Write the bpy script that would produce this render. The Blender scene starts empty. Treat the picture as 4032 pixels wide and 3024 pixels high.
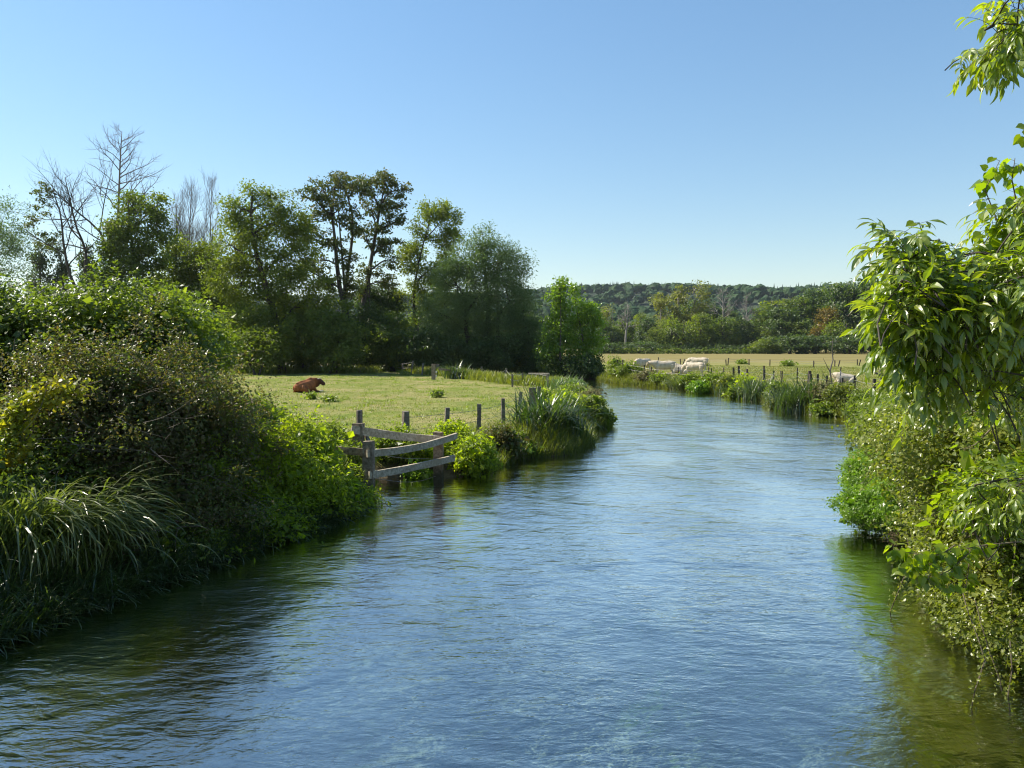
import bpy, math, random
import numpy as np
from mathutils import Vector, Matrix

# ------------------------------------------------------------------ camera, sky, sun, exposure
sc = bpy.context.scene
C = sc.collection
F_PX, HOR, CAM_H = 760.0, 345.0, 3.0
PITCH = math.atan((384 - HOR) / F_PX)
cam_d = bpy.data.cameras.new("camera")
cam_d.sensor_width = 36.0
cam_d.lens = 36.0 * F_PX / 1024
cam_d.clip_start = 0.05
cam_d.clip_end = 6000
cam = bpy.data.objects.new("camera", cam_d)
C.objects.link(cam)
cam.location = (0, 0, CAM_H)
cam.rotation_euler = (math.pi / 2 - PITCH, 0, 0)
sc.camera = cam

SUN_AZ = math.radians(-67)      # left of the view direction (+Y)
SUN_EL = math.radians(44)
world = bpy.data.worlds.new("World")
sc.world = world
world.use_nodes = True
wn = world.node_tree
wn.nodes.clear()
sky = wn.nodes.new("ShaderNodeTexSky")
sky.sky_type = 'NISHITA'
sky.sun_disc = False
sky.sun_elevation = SUN_EL
sky.sun_rotation = SUN_AZ
sky.air_density = 1.35
sky.dust_density = 0.1
sky.ozone_density = 4.5
sky.altitude = 100
hsv = wn.nodes.new('ShaderNodeHueSaturation'); hsv.inputs['Saturation'].default_value = 1.2
bgn = wn.nodes.new("ShaderNodeBackground")
bgn.inputs['Strength'].default_value = 0.117
won = wn.nodes.new("ShaderNodeOutputWorld")
gam = wn.nodes.new('ShaderNodeGamma'); gam.inputs['Gamma'].default_value = .8
wn.links.new(sky.outputs[0], gam.inputs[0]); wn.links.new(gam.outputs[0], hsv.inputs['Color']); wn.links.new(hsv.outputs[0], bgn.inputs[0])
wn.links.new(bgn.outputs[0], won.inputs[0])

sun_d = bpy.data.lights.new("sun", 'SUN')
sun_d.energy = 5.0
sun_d.angle = math.radians(0.5)
sun_d.color = (1.0, 0.93, 0.80)
sun = bpy.data.objects.new("sun", sun_d)
C.objects.link(sun)
sdir = Vector((math.sin(SUN_AZ) * math.cos(SUN_EL), math.cos(SUN_AZ) * math.cos(SUN_EL), math.sin(SUN_EL)))
sun.rotation_euler = sdir.to_track_quat('Z', 'Y').to_euler()
sun.location = (-40, 20, 60)

sc.view_settings.view_transform = 'Standard'
sc.view_settings.look = 'None'
sc.view_settings.exposure = 0.92
sc.view_settings.gamma = 1.0
sc.render.engine = 'CYCLES'
cy = sc.cycles
cy.max_bounces = 6
cy.diffuse_bounces = 3
cy.glossy_bounces = 3
cy.transmission_bounces = 4
cy.transparent_max_bounces = 8
cy.caustics_reflective = False
cy.caustics_refractive = False
cy.sample_clamp_indirect = 4.0
cy.use_denoising = True
cy.use_adaptive_sampling = False
cy.filter_width = 1.15

# ------------------------------------------------------------------ helpers
TAU = 2 * math.pi


def W(px, py, Y):
    """the point at distance Y along the view axis that lies on the line through a picture position"""
    u, v = (px - 512) / F_PX, (384 - py) / F_PX
    c, s = math.cos(PITCH), math.sin(PITCH)
    dx, dy, dz = u, c + v * s, -s + v * c
    t = Y / dy
    return np.array([dx * t, Y, CAM_H + dz * t])


def onplane(px, py, z):
    p = W(px, py, 1.0)
    t = (z - CAM_H) / (p[2] - CAM_H)
    return np.array([p[0] * t, t, z])


def R(seed):
    return np.random.default_rng(seed)


def unit(v):
    return v / np.maximum(np.linalg.norm(v, axis=-1, keepdims=True), 1e-9)


def tag(o, label=None, cat=None, group=None, kind=None):
    if label: o['label'] = label
    if cat: o['category'] = cat
    if group: o['group'] = group
    if kind: o['kind'] = kind
    return o


def empty(name, loc=(0, 0, 0), rz=0.0):
    o = bpy.data.objects.new(name, None)
    C.objects.link(o)
    o.location = [float(a) for a in loc]
    o.rotation_euler = (0, 0, rz)
    o.empty_display_size = 0.3
    return o


class MB:
    """collects vertices and faces of any arity as numpy arrays; build() links ONE mesh object"""
    def __init__(self):
        self.v, self.l, self.c, self.n = [], [], [], 0

    def add(self, v, loops, counts):
        v = np.asarray(v, float)
        self.v.append(v)
        self.l.append(np.asarray(loops, np.int64).ravel() + self.n)
        self.c.append(np.asarray(counts, np.int64).ravel())
        self.n += len(v)

    def mesh(self, name, mat, smooth=False, origin=None):
        me = bpy.data.meshes.new(name)
        v = np.concatenate(self.v)
        if origin is not None:
            v = v - np.asarray(origin)
        l = np.concatenate(self.l); c = np.concatenate(self.c)
        me.vertices.add(len(v)); me.vertices.foreach_set('co', v.astype(np.float32).ravel())
        me.loops.add(len(l)); me.loops.foreach_set('vertex_index', l.astype(np.int32))
        me.polygons.add(len(c))
        st = np.concatenate([[0], np.cumsum(c)[:-1]]).astype(np.int32)
        me.polygons.foreach_set('loop_start', st)
        me.polygons.foreach_set('loop_total', c.astype(np.int32))
        me.polygons.foreach_set('use_smooth', np.full(len(c), smooth, bool))
        me.update(calc_edges=True)
        if mat: me.materials.append(mat)
        return me

    def build(self, name, mat, parent=None, smooth=False, origin=None):
        if origin is None and parent is not None:
            origin = world_loc(parent)
        me = self.mesh(name, mat, smooth, origin)
        o = bpy.data.objects.new(name, me)
        C.objects.link(o)
        if parent is not None:
            o.parent = parent
        elif origin is not None:
            o.location = [float(a) for a in origin]
        return o

    # ---- shapes
    def tube(self, pts, rad, seg=6, cap=True):
        P = np.asarray(pts, float)
        n = len(P)
        r = np.broadcast_to(np.asarray(rad, float), (n,)) if np.ndim(rad) <= 1 else rad
        T = np.gradient(P, axis=0); T = unit(T)
        up = np.array([0, 0, 1.0]) if abs(T[0][2]) < 0.9 else np.array([1.0, 0, 0])
        A = unit(np.cross(T, up)); B = np.cross(T, A)
        th = np.arange(seg) * TAU / seg
        ring = P[:, None] + r[:, None, None] * (A[:, None] * np.cos(th)[None, :, None] + B[:, None] * np.sin(th)[None, :, None])
        v = ring.reshape(-1, 3)
        i = np.arange(n - 1)[:, None] * seg; j = np.arange(seg)[None]
        q = np.stack([i + j, i + (j + 1) % seg, i + seg + (j + 1) % seg, i + seg + j], -1).reshape(-1, 4)
        loops = list(q.ravel()); counts = [4] * len(q)
        if cap:
            loops += list(range(seg))[::-1] + list(range((n - 1) * seg, n * seg)); counts += [seg, seg]
        self.add(v, loops, counts)

    def box(self, a, b, w, h, up=(0, 0, 1), jitter=0.0, rng=None, nseg=1, bow=None):
        """a beam from a to b, w wide sideways and h high"""
        a = np.asarray(a, float); b = np.asarray(b, float); d = unit(b - a)
        upv = np.asarray(up, float)
        if abs(np.dot(upv, d)) > .95: upv = np.array([0, 1.0, 0])
        s = unit(np.cross(d, upv)); u = np.cross(s, d)
        n = nseg + 1
        v = []
        for k in range(n):
            t = k / nseg
            c = a + (b - a) * t + (np.asarray(bow) * math.sin(math.pi * t) if bow is not None else 0)
            jj = (rng.normal(0, jitter, (4, 3)) if jitter else np.zeros((4, 3)))
            ch = 0.12 * min(w, h)
            for m, (x, y) in enumerate(((-1, -1), (1, -1), (1, 1), (-1, 1))):
                v.append(c + s * x * w / 2 + u * y * h / 2 + jj[m])
        loops, counts = [], []
        for k in range(nseg):
            for m in range(4):
                loops += [k * 4 + m, k * 4 + (m + 1) % 4, k * 4 + 4 + (m + 1) % 4, k * 4 + 4 + m]; counts.append(4)
        loops += [3, 2, 1, 0] + [nseg * 4 + m for m in range(4)]; counts += [4, 4]
        self.add(v, loops, counts)

    def leaves(self, P, D, N, L, Wd, tpl='leaf'):
        """many leaves at once: P base points, D axis, N normal, L length, Wd width"""
        tv, tf = TPL[tpl]
        P = np.asarray(P, float); n = len(P)
        D = unit(D); S = unit(np.cross(N, D)); N2 = np.cross(D, S)
        L = np.broadcast_to(L, (n,))[:, None, None]; Wd = np.broadcast_to(Wd, (n,))[:, None, None]
        v = P[:, None] + D[:, None] * tv[None, :, 0:1] * L + S[:, None] * tv[None, :, 1:2] * Wd + N2[:, None] * tv[None, :, 2:3] * L
        lp = np.concatenate([np.array(f) for f in tf]); ct = np.array([len(f) for f in tf])
        k = len(tv)
        loops = (np.arange(n)[:, None] * k + lp[None]).ravel()
        self.add(v.reshape(-1, 3), loops, np.tile(ct, n))

    def blades(self, P, az, L, Wd, lean, bend, k=5, twist=0.0, rng=None):
        """grass blades as curved tapering strips"""
        n = len(P); P = np.asarray(P, float)
        az = np.broadcast_to(az, (n,)); L = np.broadcast_to(L, (n,)); lean = np.broadcast_to(lean, (n,)); bend = np.broadcast_to(bend, (n,))
        Wd = np.broadcast_to(Wd, (n,))
        h = np.stack([np.cos(az), np.sin(az), 0 * az], -1)
        s = np.stack([-np.sin(az), np.cos(az), 0 * az], -1)
        if rng is not None and twist:
            tw = rng.normal(0, twist, n)
            s = unit(s + h * tw[:, None] + np.array([0, 0, 1.0]) * (tw * .4)[:, None])
        p = P.copy(); V = []
        prof = np.sin(np.linspace(0.28, 1.0, k + 1) * math.pi) ** 0.8
        prof = prof / prof.max(); prof[-1] = 0.04
        for i in range(k + 1):
            t = i / k
            w = (Wd * prof[i] / 2)[:, None]
            V.append(p - s * w); V.append(p + s * w)
            th = lean + bend * (t + .5 / k) ** 1.4
            p = p + (h * np.sin(th)[:, None] + np.array([0, 0, 1.0]) * np.cos(th)[:, None]) * (L / k)[:, None]
        V = np.stack(V, 1)
        m = 2 * (k + 1)
        q = np.array([[2 * i, 2 * i + 1, 2 * i + 3, 2 * i + 2] for i in range(k)]).ravel()
        loops = (np.arange(n)[:, None] * m + q[None]).ravel()
        self.add(V.reshape(-1, 3), loops, np.full(n * k, 4))


def world_loc(o):
    p = np.array(o.location, float)
    while o.parent is not None:
        o = o.parent; p = p + np.array(o.location, float)
    return p


TPL = {
    'leaf': (np.array([[0, 0, 0], [.42, -.5, .07], [1, 0, -.12], [.42, .5, .07]], float), [(0, 1, 2), (0, 2, 3)]),
    'ovate': (np.array([[0, 0, 0], [.22, -.38, .05], [.55, -.42, .04], [1, 0, -.16], [.55, .42, .04], [.22, .38, .05], [.3, 0, -.01], [.62, 0, -.04]], float),
              [(0, 1, 6), (1, 2, 7, 6), (2, 3, 7), (0, 6, 5), (6, 7, 4, 5), (7, 3, 4)]),
    'lance': (np.array([[0, 0, 0], [.18, -.3, .05], [.42, -.5, .05], [.72, -.3, -.03], [1, 0, -.22], [.72, .3, -.03], [.42, .5, .05], [.18, .3, .05],
                        [.2, 0, .02], [.45, 0, .01], [.72, 0, -.07]], float),
              [(0, 1, 8), (1, 2, 9, 8), (2, 3, 10, 9), (3, 4, 10), (0, 8, 7), (8, 9, 6, 7), (9, 10, 5, 6), (10, 4, 5)]),
    'heart': (np.array([[.04, 0, 0], [-.06, -.28, .04], [.18, -.52, .05], [.5, -.46, .02], [.78, -.2, -.03], [1.02, 0, -.1], [.78, .2, -.03], [.5, .46, .02],
                        [.18, .52, .05], [-.06, .28, .04], [.45, 0, -.03]], float),
              [(0, 1, 2, 10), (10, 2, 3), (10, 3, 4), (10, 4, 5), (10, 5, 6), (10, 6, 7), (10, 7, 8), (0, 10, 8, 9)]),
}


def rand_dirs(n, rng):
    return unit(rng.normal(0, 1, (n, 3)))


def leaf_frames(n, rng, up=0.8, droop=0.25, outward=None, out=0.5):
    """leaf normals biased upward, axes pointing outward and slightly down"""
    N = unit(rng.normal(0, 1, (n, 3)) * 0.75 + np.array([0, 0, up]) + (outward * out if outward is not None else 0))
    D = rng.normal(0, 1, (n, 3)) * .7 + np.array([0, 0, -droop])
    if outward is not None: D = D + outward * .7
    D = unit(D - N * np.sum(D * N, 1, keepdims=True))
    return D, N


# ------------------------------------------------------------------ materials
def newmat(name):
    m = bpy.data.materials.new(name); m.use_nodes = True
    nt = m.node_tree; nt.nodes.clear()
    return m, nt


def leafmat(name, cols, trans, tmix=0.42, rough=0.42, spec=0.5, scale=0.35, coat=0.0):
    """leaf: principled front + translucent light coming through; colour varies leaf by leaf and patch by patch"""
    m, nt = newmat(name); n = nt.nodes; l = nt.links
    geo = n.new('ShaderNodeNewGeometry'); tc = n.new('ShaderNodeTexCoord')
    noi = n.new('ShaderNodeTexNoise'); noi.inputs['Scale'].default_value = scale; noi.inputs['Detail'].default_value = 2
    l.new(tc.outputs['Object'], noi.inputs['Vector'])
    mx = n.new('ShaderNodeMath'); mx.operation = 'MULTIPLY_ADD'; mx.inputs[1].default_value = 0.5
    l.new(geo.outputs['Random Per Island'], mx.inputs[0])
    m2 = n.new('ShaderNodeMath'); m2.operation = 'MULTIPLY_ADD'; m2.inputs[1].default_value = 1.1; m2.inputs[2].default_value = -.3
    l.new(noi.outputs[0], m2.inputs[0]); l.new(m2.outputs[0], mx.inputs[2])
    cr = n.new('ShaderNodeValToRGB'); e = cr.color_ramp.elements
    while len(e) < len(cols): e.new(0.5)
    for i, c in enumerate(cols):
        e[i].position = i / (len(cols) - 1) if len(c) == 3 else c[3]
        e[i].color = (c[0], c[1], c[2], 1)
    l.new(mx.outputs[0], cr.inputs[0])
    pb = n.new('ShaderNodeBsdfPrincipled')
    pb.inputs['Roughness'].default_value = rough
    pb.inputs['Specular IOR Level'].default_value = spec
    l.new(cr.outputs[0], pb.inputs['Base Color'])
    tr = n.new('ShaderNodeBsdfTranslucent')
    mixc = n.new('ShaderNodeMix'); mixc.data_type = 'RGBA'; mixc.inputs[0].default_value = 1.0; mixc.blend_type = 'MULTIPLY'
    l.new(cr.outputs[0], mixc.inputs[6]); mixc.inputs[7].default_value = (*trans, 1)
    l.new(mixc.outputs[2], tr.inputs[0])
    ms = n.new('ShaderNodeMixShader'); ms.inputs[0].default_value = tmix
    l.new(pb.outputs[0], ms.inputs[1]); l.new(tr.outputs[0], ms.inputs[2])
    o = n.new('ShaderNodeOutputMaterial'); l.new(ms.outputs[0], o.inputs[0])
    return m


def barkmat(name, c1, c2, scale=6, zs=0.25, rough=.85, bump=0.4, spec=.3):
    m, nt = newmat(name); n = nt.nodes; l = nt.links
    tc = n.new('ShaderNodeTexCoord'); mp = n.new('ShaderNodeMapping'); mp.inputs['Scale'].default_value = (1, 1, zs)
    l.new(tc.outputs['Object'], mp.inputs[0])
    noi = n.new('ShaderNodeTexNoise'); noi.inputs['Scale'].default_value = scale; noi.inputs['Detail'].default_value = 6; noi.inputs['Roughness'].default_value = .7
    l.new(mp.outputs[0], noi.inputs['Vector'])
    cr = n.new('ShaderNodeValToRGB'); cr.color_ramp.elements[0].color = (*c1, 1); cr.color_ramp.elements[1].color = (*c2, 1)
    cr.color_ramp.elements[0].position = .35; cr.color_ramp.elements[1].position = .65
    l.new(noi.outputs[0], cr.inputs[0])
    pb = n.new('ShaderNodeBsdfPrincipled'); pb.inputs['Roughness'].default_value = rough; pb.inputs['Specular IOR Level'].default_value = spec
    l.new(cr.outputs[0], pb.inputs['Base Color'])
    bp = n.new('ShaderNodeBump'); bp.inputs['Strength'].default_value = bump; bp.inputs['Distance'].default_value = .02
    l.new(noi.outputs[0], bp.inputs['Height']); l.new(bp.outputs[0], pb.inputs['Normal'])
    o = n.new('ShaderNodeOutputMaterial'); l.new(pb.outputs[0], o.inputs[0])
    return m


M = {}
YG = (2.3, 2.6, .7)
M['bramble'] = leafmat('bramble_leaf', [(0.0517, 0.0862, 0.0138), (0.0978, 0.138, 0.0184), (0.1552, 0.1898, 0.0253)], (2.2, 2.3, .8), scale=.6, rough=.38)
M['fruiting'] = leafmat('russet_leaf', [(0.0517, 0.0828, 0.0161), (0.0805, 0.115, 0.0207), (0.1207, 0.0862, 0.0345), (0.1035, 0.1437, 0.0253), (0.1437, 0.1782, 0.0299)], (1.9, 2.0, .8), scale=.5, rough=.45)
M['nettle'] = leafmat('nettle_leaf', [(0.1041, 0.1574, 0.0165), (0.1824, 0.2472, 0.0207), (0.2866, 0.3371, 0.0249)], (2.5, 2.4, .5), tmix=.58, scale=.8, rough=.45)
M['hop'] = leafmat('hop_leaf', [(0.142, 0.1856, 0.017), (0.284, 0.29, 0.0255), (0.4544, 0.348, 0.0255)], (1.9, 1.9, .7), tmix=.5, scale=1.2)
M['sedge'] = leafmat('sedge_blade', [(0.07, 0.105, 0.018), (0.12, 0.15, 0.035), (0.22, 0.235, 0.1)], (2.0, 2.2, .7), tmix=.38, rough=.36, spec=1.0, scale=2)
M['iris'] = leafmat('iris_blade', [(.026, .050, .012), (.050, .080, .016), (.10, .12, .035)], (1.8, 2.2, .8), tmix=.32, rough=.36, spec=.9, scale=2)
M['ash'] = leafmat('ash_leaf', [(0.068, 0.1191, 0.0178), (0.1134, 0.1701, 0.0193), (0.1872, 0.2439, 0.0238), (.19, .20, .02)], (2.7, 2.6, .4), tmix=.46, rough=.36, spec=1.1, scale=2.0)
M['lime'] = leafmat('heart_leaf', [(0.1032, 0.1717, 0.0114), (0.1751, 0.2363, 0.0127), (0.2472, 0.2863, 0.019)], (2.3, 2.4, .6), tmix=.5, rough=.28, spec=.6, scale=3)
M['ivy'] = leafmat('clematis_leaf', [(0.064, 0.0923, 0.0156), (0.12, 0.1491, 0.0234), (0.192, 0.2201, 0.0312), (0.264, 0.2485, 0.0455)], (2.1, 2.2, .7), tmix=.42, rough=.33, scale=1.1)
M['cress'] = leafmat('watercress_leaf', [(0.0773, 0.1495, 0.0145), (0.1379, 0.2242, 0.0186), (0.2299, 0.3214, 0.0269)], (2.0, 2.3, .6), tmix=.4, rough=.36, scale=1.6)
M['herb'] = leafmat('herb_leaf', [(0.071, 0.1087, 0.017), (0.1331, 0.174, 0.0234), (0.213, 0.2392, 0.0319)], (2.2, 2.4, .7), tmix=.45, scale=.9)
M['seedhead'] = leafmat('seed_head', [(0.132, 0.143, 0.0605), (0.187, 0.176, 0.0825), (0.231, 0.22, 0.11)], (1.4, 1.3, 1.0), tmix=.3, scale=1.5, rough=.8, spec=.1)
M['oak'] = leafmat('green_leaf', [(0.0517, 0.0829, 0.0155), (0.0923, 0.1282, 0.0199), (0.1569, 0.1734, 0.0243)], (2.2, 2.4, .7), scale=.12, rough=.5)
M['ashtree'] = leafmat('yellowgreen_leaf', [(0.0653, 0.1, 0.0146), (0.1143, 0.1467, 0.0176), (0.1796, 0.1934, 0.0215)], (2.2, 2.4, .6), scale=.15, rough=.5)
M['dark'] = leafmat('dark_leaf', [(0.0358, 0.065, 0.0167), (0.0636, 0.0974, 0.0214), (0.0994, 0.1267, 0.0262)], (1.9, 2.2, .8), tmix=.3, scale=.15, rough=.5)
M['alder'] = leafmat('alder_leaf', [(0.0437, 0.0682, 0.0167), (0.0756, 0.1007, 0.019), (0.1392, 0.1218, 0.0286)], (1.8, 1.9, .8), tmix=.32, scale=.25, rough=.5)
M['willow'] = leafmat('willow_leaf', [(0.0688, 0.1118, 0.0398), (0.1169, 0.1645, 0.0597), (0.172, 0.222, 0.0937)], (1.7, 2.0, .9), tmix=.33, scale=.2, rough=.42)
M['poplar'] = leafmat('poplar_leaf', [(0.0757, 0.1375, 0.0179), (0.1306, 0.2063, 0.022), (0.1993, 0.275, 0.0303)], (2.3, 2.4, .6), tmix=.45, scale=.3, rough=.3, spec=.6)
M['lombardy'] = leafmat('lombardy_leaf', [(0.0284, 0.0487, 0.0136), (0.0454, 0.0673, 0.017), (0.0639, 0.0812, 0.0213)], (1.6, 1.8, .8), tmix=.3, scale=.2)
M['paleleaf'] = leafmat('pale_poplar_leaf', [(0.1015, 0.1212, 0.0224), (0.1562, 0.1659, 0.0318), (0.2031, 0.2042, 0.0468)], (1.9, 2.0, .8), tmix=.4, scale=.12)
M['gold'] = leafmat('golden_leaf', [(0.102, 0.092, 0.016), (0.18, 0.1323, 0.02), (0.24, 0.1495, 0.025)], (1.7, 1.6, .6), tmix=.4, scale=.12)
M['grass'] = leafmat('pasture_blade', [(0.0852, 0.116, 0.017), (0.1491, 0.1624, 0.0272), (0.2698, 0.1972, 0.0595)], (1.8, 2.0, .8), tmix=.35, scale=.25, rough=.5)
M['tallgrass'] = leafmat('tall_grass_blade', [(0.075, 0.105, 0.016), (0.125, 0.155, 0.026), (0.2, 0.2, 0.05)], (2.1, 2.1, .6), tmix=.42, scale=.5, rough=.42)
M['hillwood'] = leafmat('hill_wood_leaf', [(0.0162, 0.0459, 0.0147), (0.0304, 0.0702, 0.0184), (0.0557, 0.1046, 0.0239)], (1.5, 1.8, .8), tmix=.25, scale=.02, rough=.7, spec=.2)
M['bark'] = barkmat('dark_bark', (.035, .028, .022), (.10, .085, .07), scale=3)
M['palebark'] = barkmat('pale_bark', (.16, .14, .12), (.34, .31, .27), scale=3)
M['deadwood'] = barkmat('dead_grey_bark', (.09, .075, .06), (.20, .17, .14), scale=4)
M['twig'] = barkmat('twig_bark', (.07, .055, .035), (.16, .13, .085), scale=10)
M['stemgreen'] = barkmat('green_stem', (.06, .08, .03), (.13, .15, .06), scale=10)


def woodmat(name, c1, c2, c3, scale=14):
    m, nt = newmat(name); n = nt.nodes; l = nt.links
    tc = n.new('ShaderNodeTexCoord'); mp = n.new('ShaderNodeMapping'); mp.inputs['Scale'].default_value = (1, 1, 1)
    l.new(tc.outputs['Object'], mp.inputs[0])
    a = n.new('ShaderNodeTexNoise'); a.inputs['Scale'].default_value = scale; a.inputs['Detail'].default_value = 8; a.inputs['Roughness'].default_value = .75
    b = n.new('ShaderNodeTexNoise'); b.inputs['Scale'].default_value = 2.2; b.inputs['Detail'].default_value = 3
    l.new(mp.outputs[0], a.inputs['Vector']); l.new(mp.outputs[0], b.inputs['Vector'])
    cr = n.new('ShaderNodeValToRGB'); cr.color_ramp.elements[0].color = (*c1, 1); cr.color_ramp.elements[1].color = (*c2, 1)
    cr.color_ramp.elements[0].position = .38; cr.color_ramp.elements[1].position = .62
    l.new(a.outputs[0], cr.inputs[0])
    r2 = n.new('ShaderNodeValToRGB'); r2.color_ramp.elements[0].position = .5; r2.color_ramp.elements[1].position = .66
    l.new(b.outputs[0], r2.inputs[0])
    mc = n.new('ShaderNodeMix'); mc.data_type = 'RGBA'; l.new(r2.outputs[0], mc.inputs[0]); l.new(cr.outputs[0], mc.inputs[6]); mc.inputs[7].default_value = (*c3, 1)
    gz_ = n.new('ShaderNodeNewGeometry'); sz_ = n.new('ShaderNodeSeparateXYZ'); l.new(gz_.outputs['Position'], sz_.inputs[0])
    wr_ = n.new('ShaderNodeMapRange'); wr_.inputs[1].default_value = -.05; wr_.inputs[2].default_value = -.40; wr_.inputs[4].default_value = .85; l.new(sz_.outputs[2], wr_.inputs[0])
    wet = n.new('ShaderNodeMix'); wet.data_type = 'RGBA'; l.new(wr_.outputs[0], wet.inputs[0]); l.new(mc.outputs[2], wet.inputs[6]); wet.inputs[7].default_value = (.035, .038, .018, 1)
    mc = wet
    pb = n.new('ShaderNodeBsdfPrincipled'); pb.inputs['Roughness'].default_value = .85; pb.inputs['Specular IOR Level'].default_value = .12
    l.new(mc.outputs[2], pb.inputs['Base Color'])
    bp = n.new('ShaderNodeBump'); bp.inputs['Strength'].default_value = .6; bp.inputs['Distance'].default_value = .01
    l.new(a.outputs[0], bp.inputs['Height']); l.new(bp.outputs[0], pb.inputs['Normal'])
    o = n.new('ShaderNodeOutputMaterial'); l.new(pb.outputs[0], o.inputs[0])
    return m


M['timber'] = woodmat('weathered_timber', (.12, .09, .062), (.33, .275, .21), (.17, .13, .09))
M['rail'] = woodmat('grey_rail_wood', (.24, .20, .14), (.58, .50, .38), (.36, .29, .20))
M['post'] = woodmat('fence_post_wood', (.09, .075, .06), (.26, .23, .19), (.15, .12, .095))
M['darkpost'] = woodmat('old_dark_post_wood', (.035, .028, .022), (.12, .10, .085), (.06, .05, .04))
M['whitewood'] = woodmat('sun_bleached_wood', (.42, .40, .36), (.72, .70, .66), (.55, .52, .47))


def plainmat(name, c, rough=.6, metallic=0.0, spec=.4):
    m, nt = newmat(name); n = nt.nodes; l = nt.links
    noi = n.new('ShaderNodeTexNoise'); noi.inputs['Scale'].default_value = 9; noi.inputs['Detail'].default_value = 5
    tc = n.new('ShaderNodeTexCoord'); l.new(tc.outputs['Object'], noi.inputs['Vector'])
    cr = n.new('ShaderNodeValToRGB'); cr.color_ramp.elements[0].color = (*[x * .7 for x in c], 1); cr.color_ramp.elements[1].color = (*[min(1, x * 1.2) for x in c], 1)
    l.new(noi.outputs[0], cr.inputs[0])
    pb = n.new('ShaderNodeBsdfPrincipled'); pb.inputs['Roughness'].default_value = rough; pb.inputs['Metallic'].default_value = metallic
    pb.inputs['Specular IOR Level'].default_value = spec
    l.new(cr.outputs[0], pb.inputs['Base Color'])
    o = n.new('ShaderNodeOutputMaterial'); l.new(pb.outputs[0], o.inputs[0])
    return m


def hidemat(name, c1, c2, c3, xr):
    # coat: blotches of two tones, and a darker neck and head
    m, nt = newmat(name); n = nt.nodes; l = nt.links
    tc = n.new('ShaderNodeTexCoord'); a = n.new('ShaderNodeTexNoise'); a.inputs['Scale'].default_value = 3.2; a.inputs['Detail'].default_value = 6; l.new(tc.outputs['Object'], a.inputs['Vector'])
    cr = n.new('ShaderNodeValToRGB'); cr.color_ramp.elements[0].color = (*c1, 1); cr.color_ramp.elements[1].color = (*c2, 1); cr.color_ramp.elements[0].position = .45; cr.color_ramp.elements[1].position = .68
    l.new(a.outputs[0], cr.inputs[0])
    sx = n.new('ShaderNodeSeparateXYZ'); l.new(tc.outputs['Object'], sx.inputs[0]); mr = n.new('ShaderNodeMapRange'); mr.inputs[1].default_value = xr[0]; mr.inputs[2].default_value = xr[1]; l.new(sx.outputs[0], mr.inputs[0])
    mc = n.new('ShaderNodeMix'); mc.data_type = 'RGBA'; l.new(mr.outputs[0], mc.inputs[0]); l.new(cr.outputs[0], mc.inputs[6]); mc.inputs[7].default_value = (*c3, 1)
    pb = n.new('ShaderNodeBsdfPrincipled'); pb.inputs['Roughness'].default_value = .7; pb.inputs['Specular IOR Level'].default_value = .12; l.new(mc.outputs[2], pb.inputs['Base Color'])
    f = n.new('ShaderNodeTexNoise'); f.inputs['Scale'].default_value = 14; f.inputs['Detail'].default_value = 4; l.new(tc.outputs['Object'], f.inputs['Vector'])
    bp = n.new('ShaderNodeBump'); bp.inputs['Strength'].default_value = .5; bp.inputs['Distance'].default_value = .03; l.new(f.outputs[0], bp.inputs['Height']); l.new(bp.outputs[0], pb.inputs['Normal'])
    o = n.new('ShaderNodeOutputMaterial'); l.new(pb.outputs[0], o.inputs[0])
    return m


M['wire'] = plainmat('fence_wire_metal', (.30, .29, .27), .5, .6)
M['horn'] = plainmat('pale_horn', (.62, .56, .46), .5)
M['hoof'] = plainmat('dark_hoof', (.05, .045, .04), .5)
M['brownhide'] = hidemat('russet_hide', (.29, .105, .038), (.19, .066, .026), (.07, .030, .018), (.55, 1.0))
M['darkmuzzle'] = plainmat('muzzle_skin', (.08, .045, .035), .5)
M['paleleg'] = plainmat('pale_lower_leg', (.52, .45, .36), .7)
M['whitehide'] = hidemat('cream_hide', (.55, .47, .36), (.40, .32, .22), (.44, .36, .27), (.9, 1.5))
M['pinknose'] = plainmat('pink_muzzle', (.42, .27, .22), .6)
M['bluepipe'] = plainmat('green_plastic_drum', (.10, .20, .19), .5)

# ------------------------------------------------------------------ river outline and terrain
RIVER = np.array([(-7, -25), (-7, 4), (-6.7, 8), (-5.7, 11), (-4.7, 13.4), (-3.6, 15.8), (-3.5, 17.6), (-3.9, 18.8), (-3.6, 20.1), (-1.9, 20.2),
                  (-0.7, 20.9), (0.1, 23.4), (1.9, 24.6), (2.9, 26.8), (3.1, 31.0), (4.5, 34.2), (4.9, 41), (5.8, 57), (4, 66), (-5, 78), (-20, 100),
                  (-62, 150), (-62, 168), (-20, 116), (-1, 92), (4, 82.5), (8.4, 79.5), (9.4, 72), (13.2, 63.5), (14.8, 56.3), (16.3, 50.8), (15.2, 41.2), (15.8, 38.6),
                  (17.2, 36.8), (15.6, 33), (12.9, 27), (9.9, 21.5), (8.2, 18), (7.2, 15.4), (7.5, 13), (7.0, 10.5), (6.5, 8.4), (5.9, 6), (5.8, 2), (5.8, -25)], float)
WATER_Z = -0.6


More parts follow.
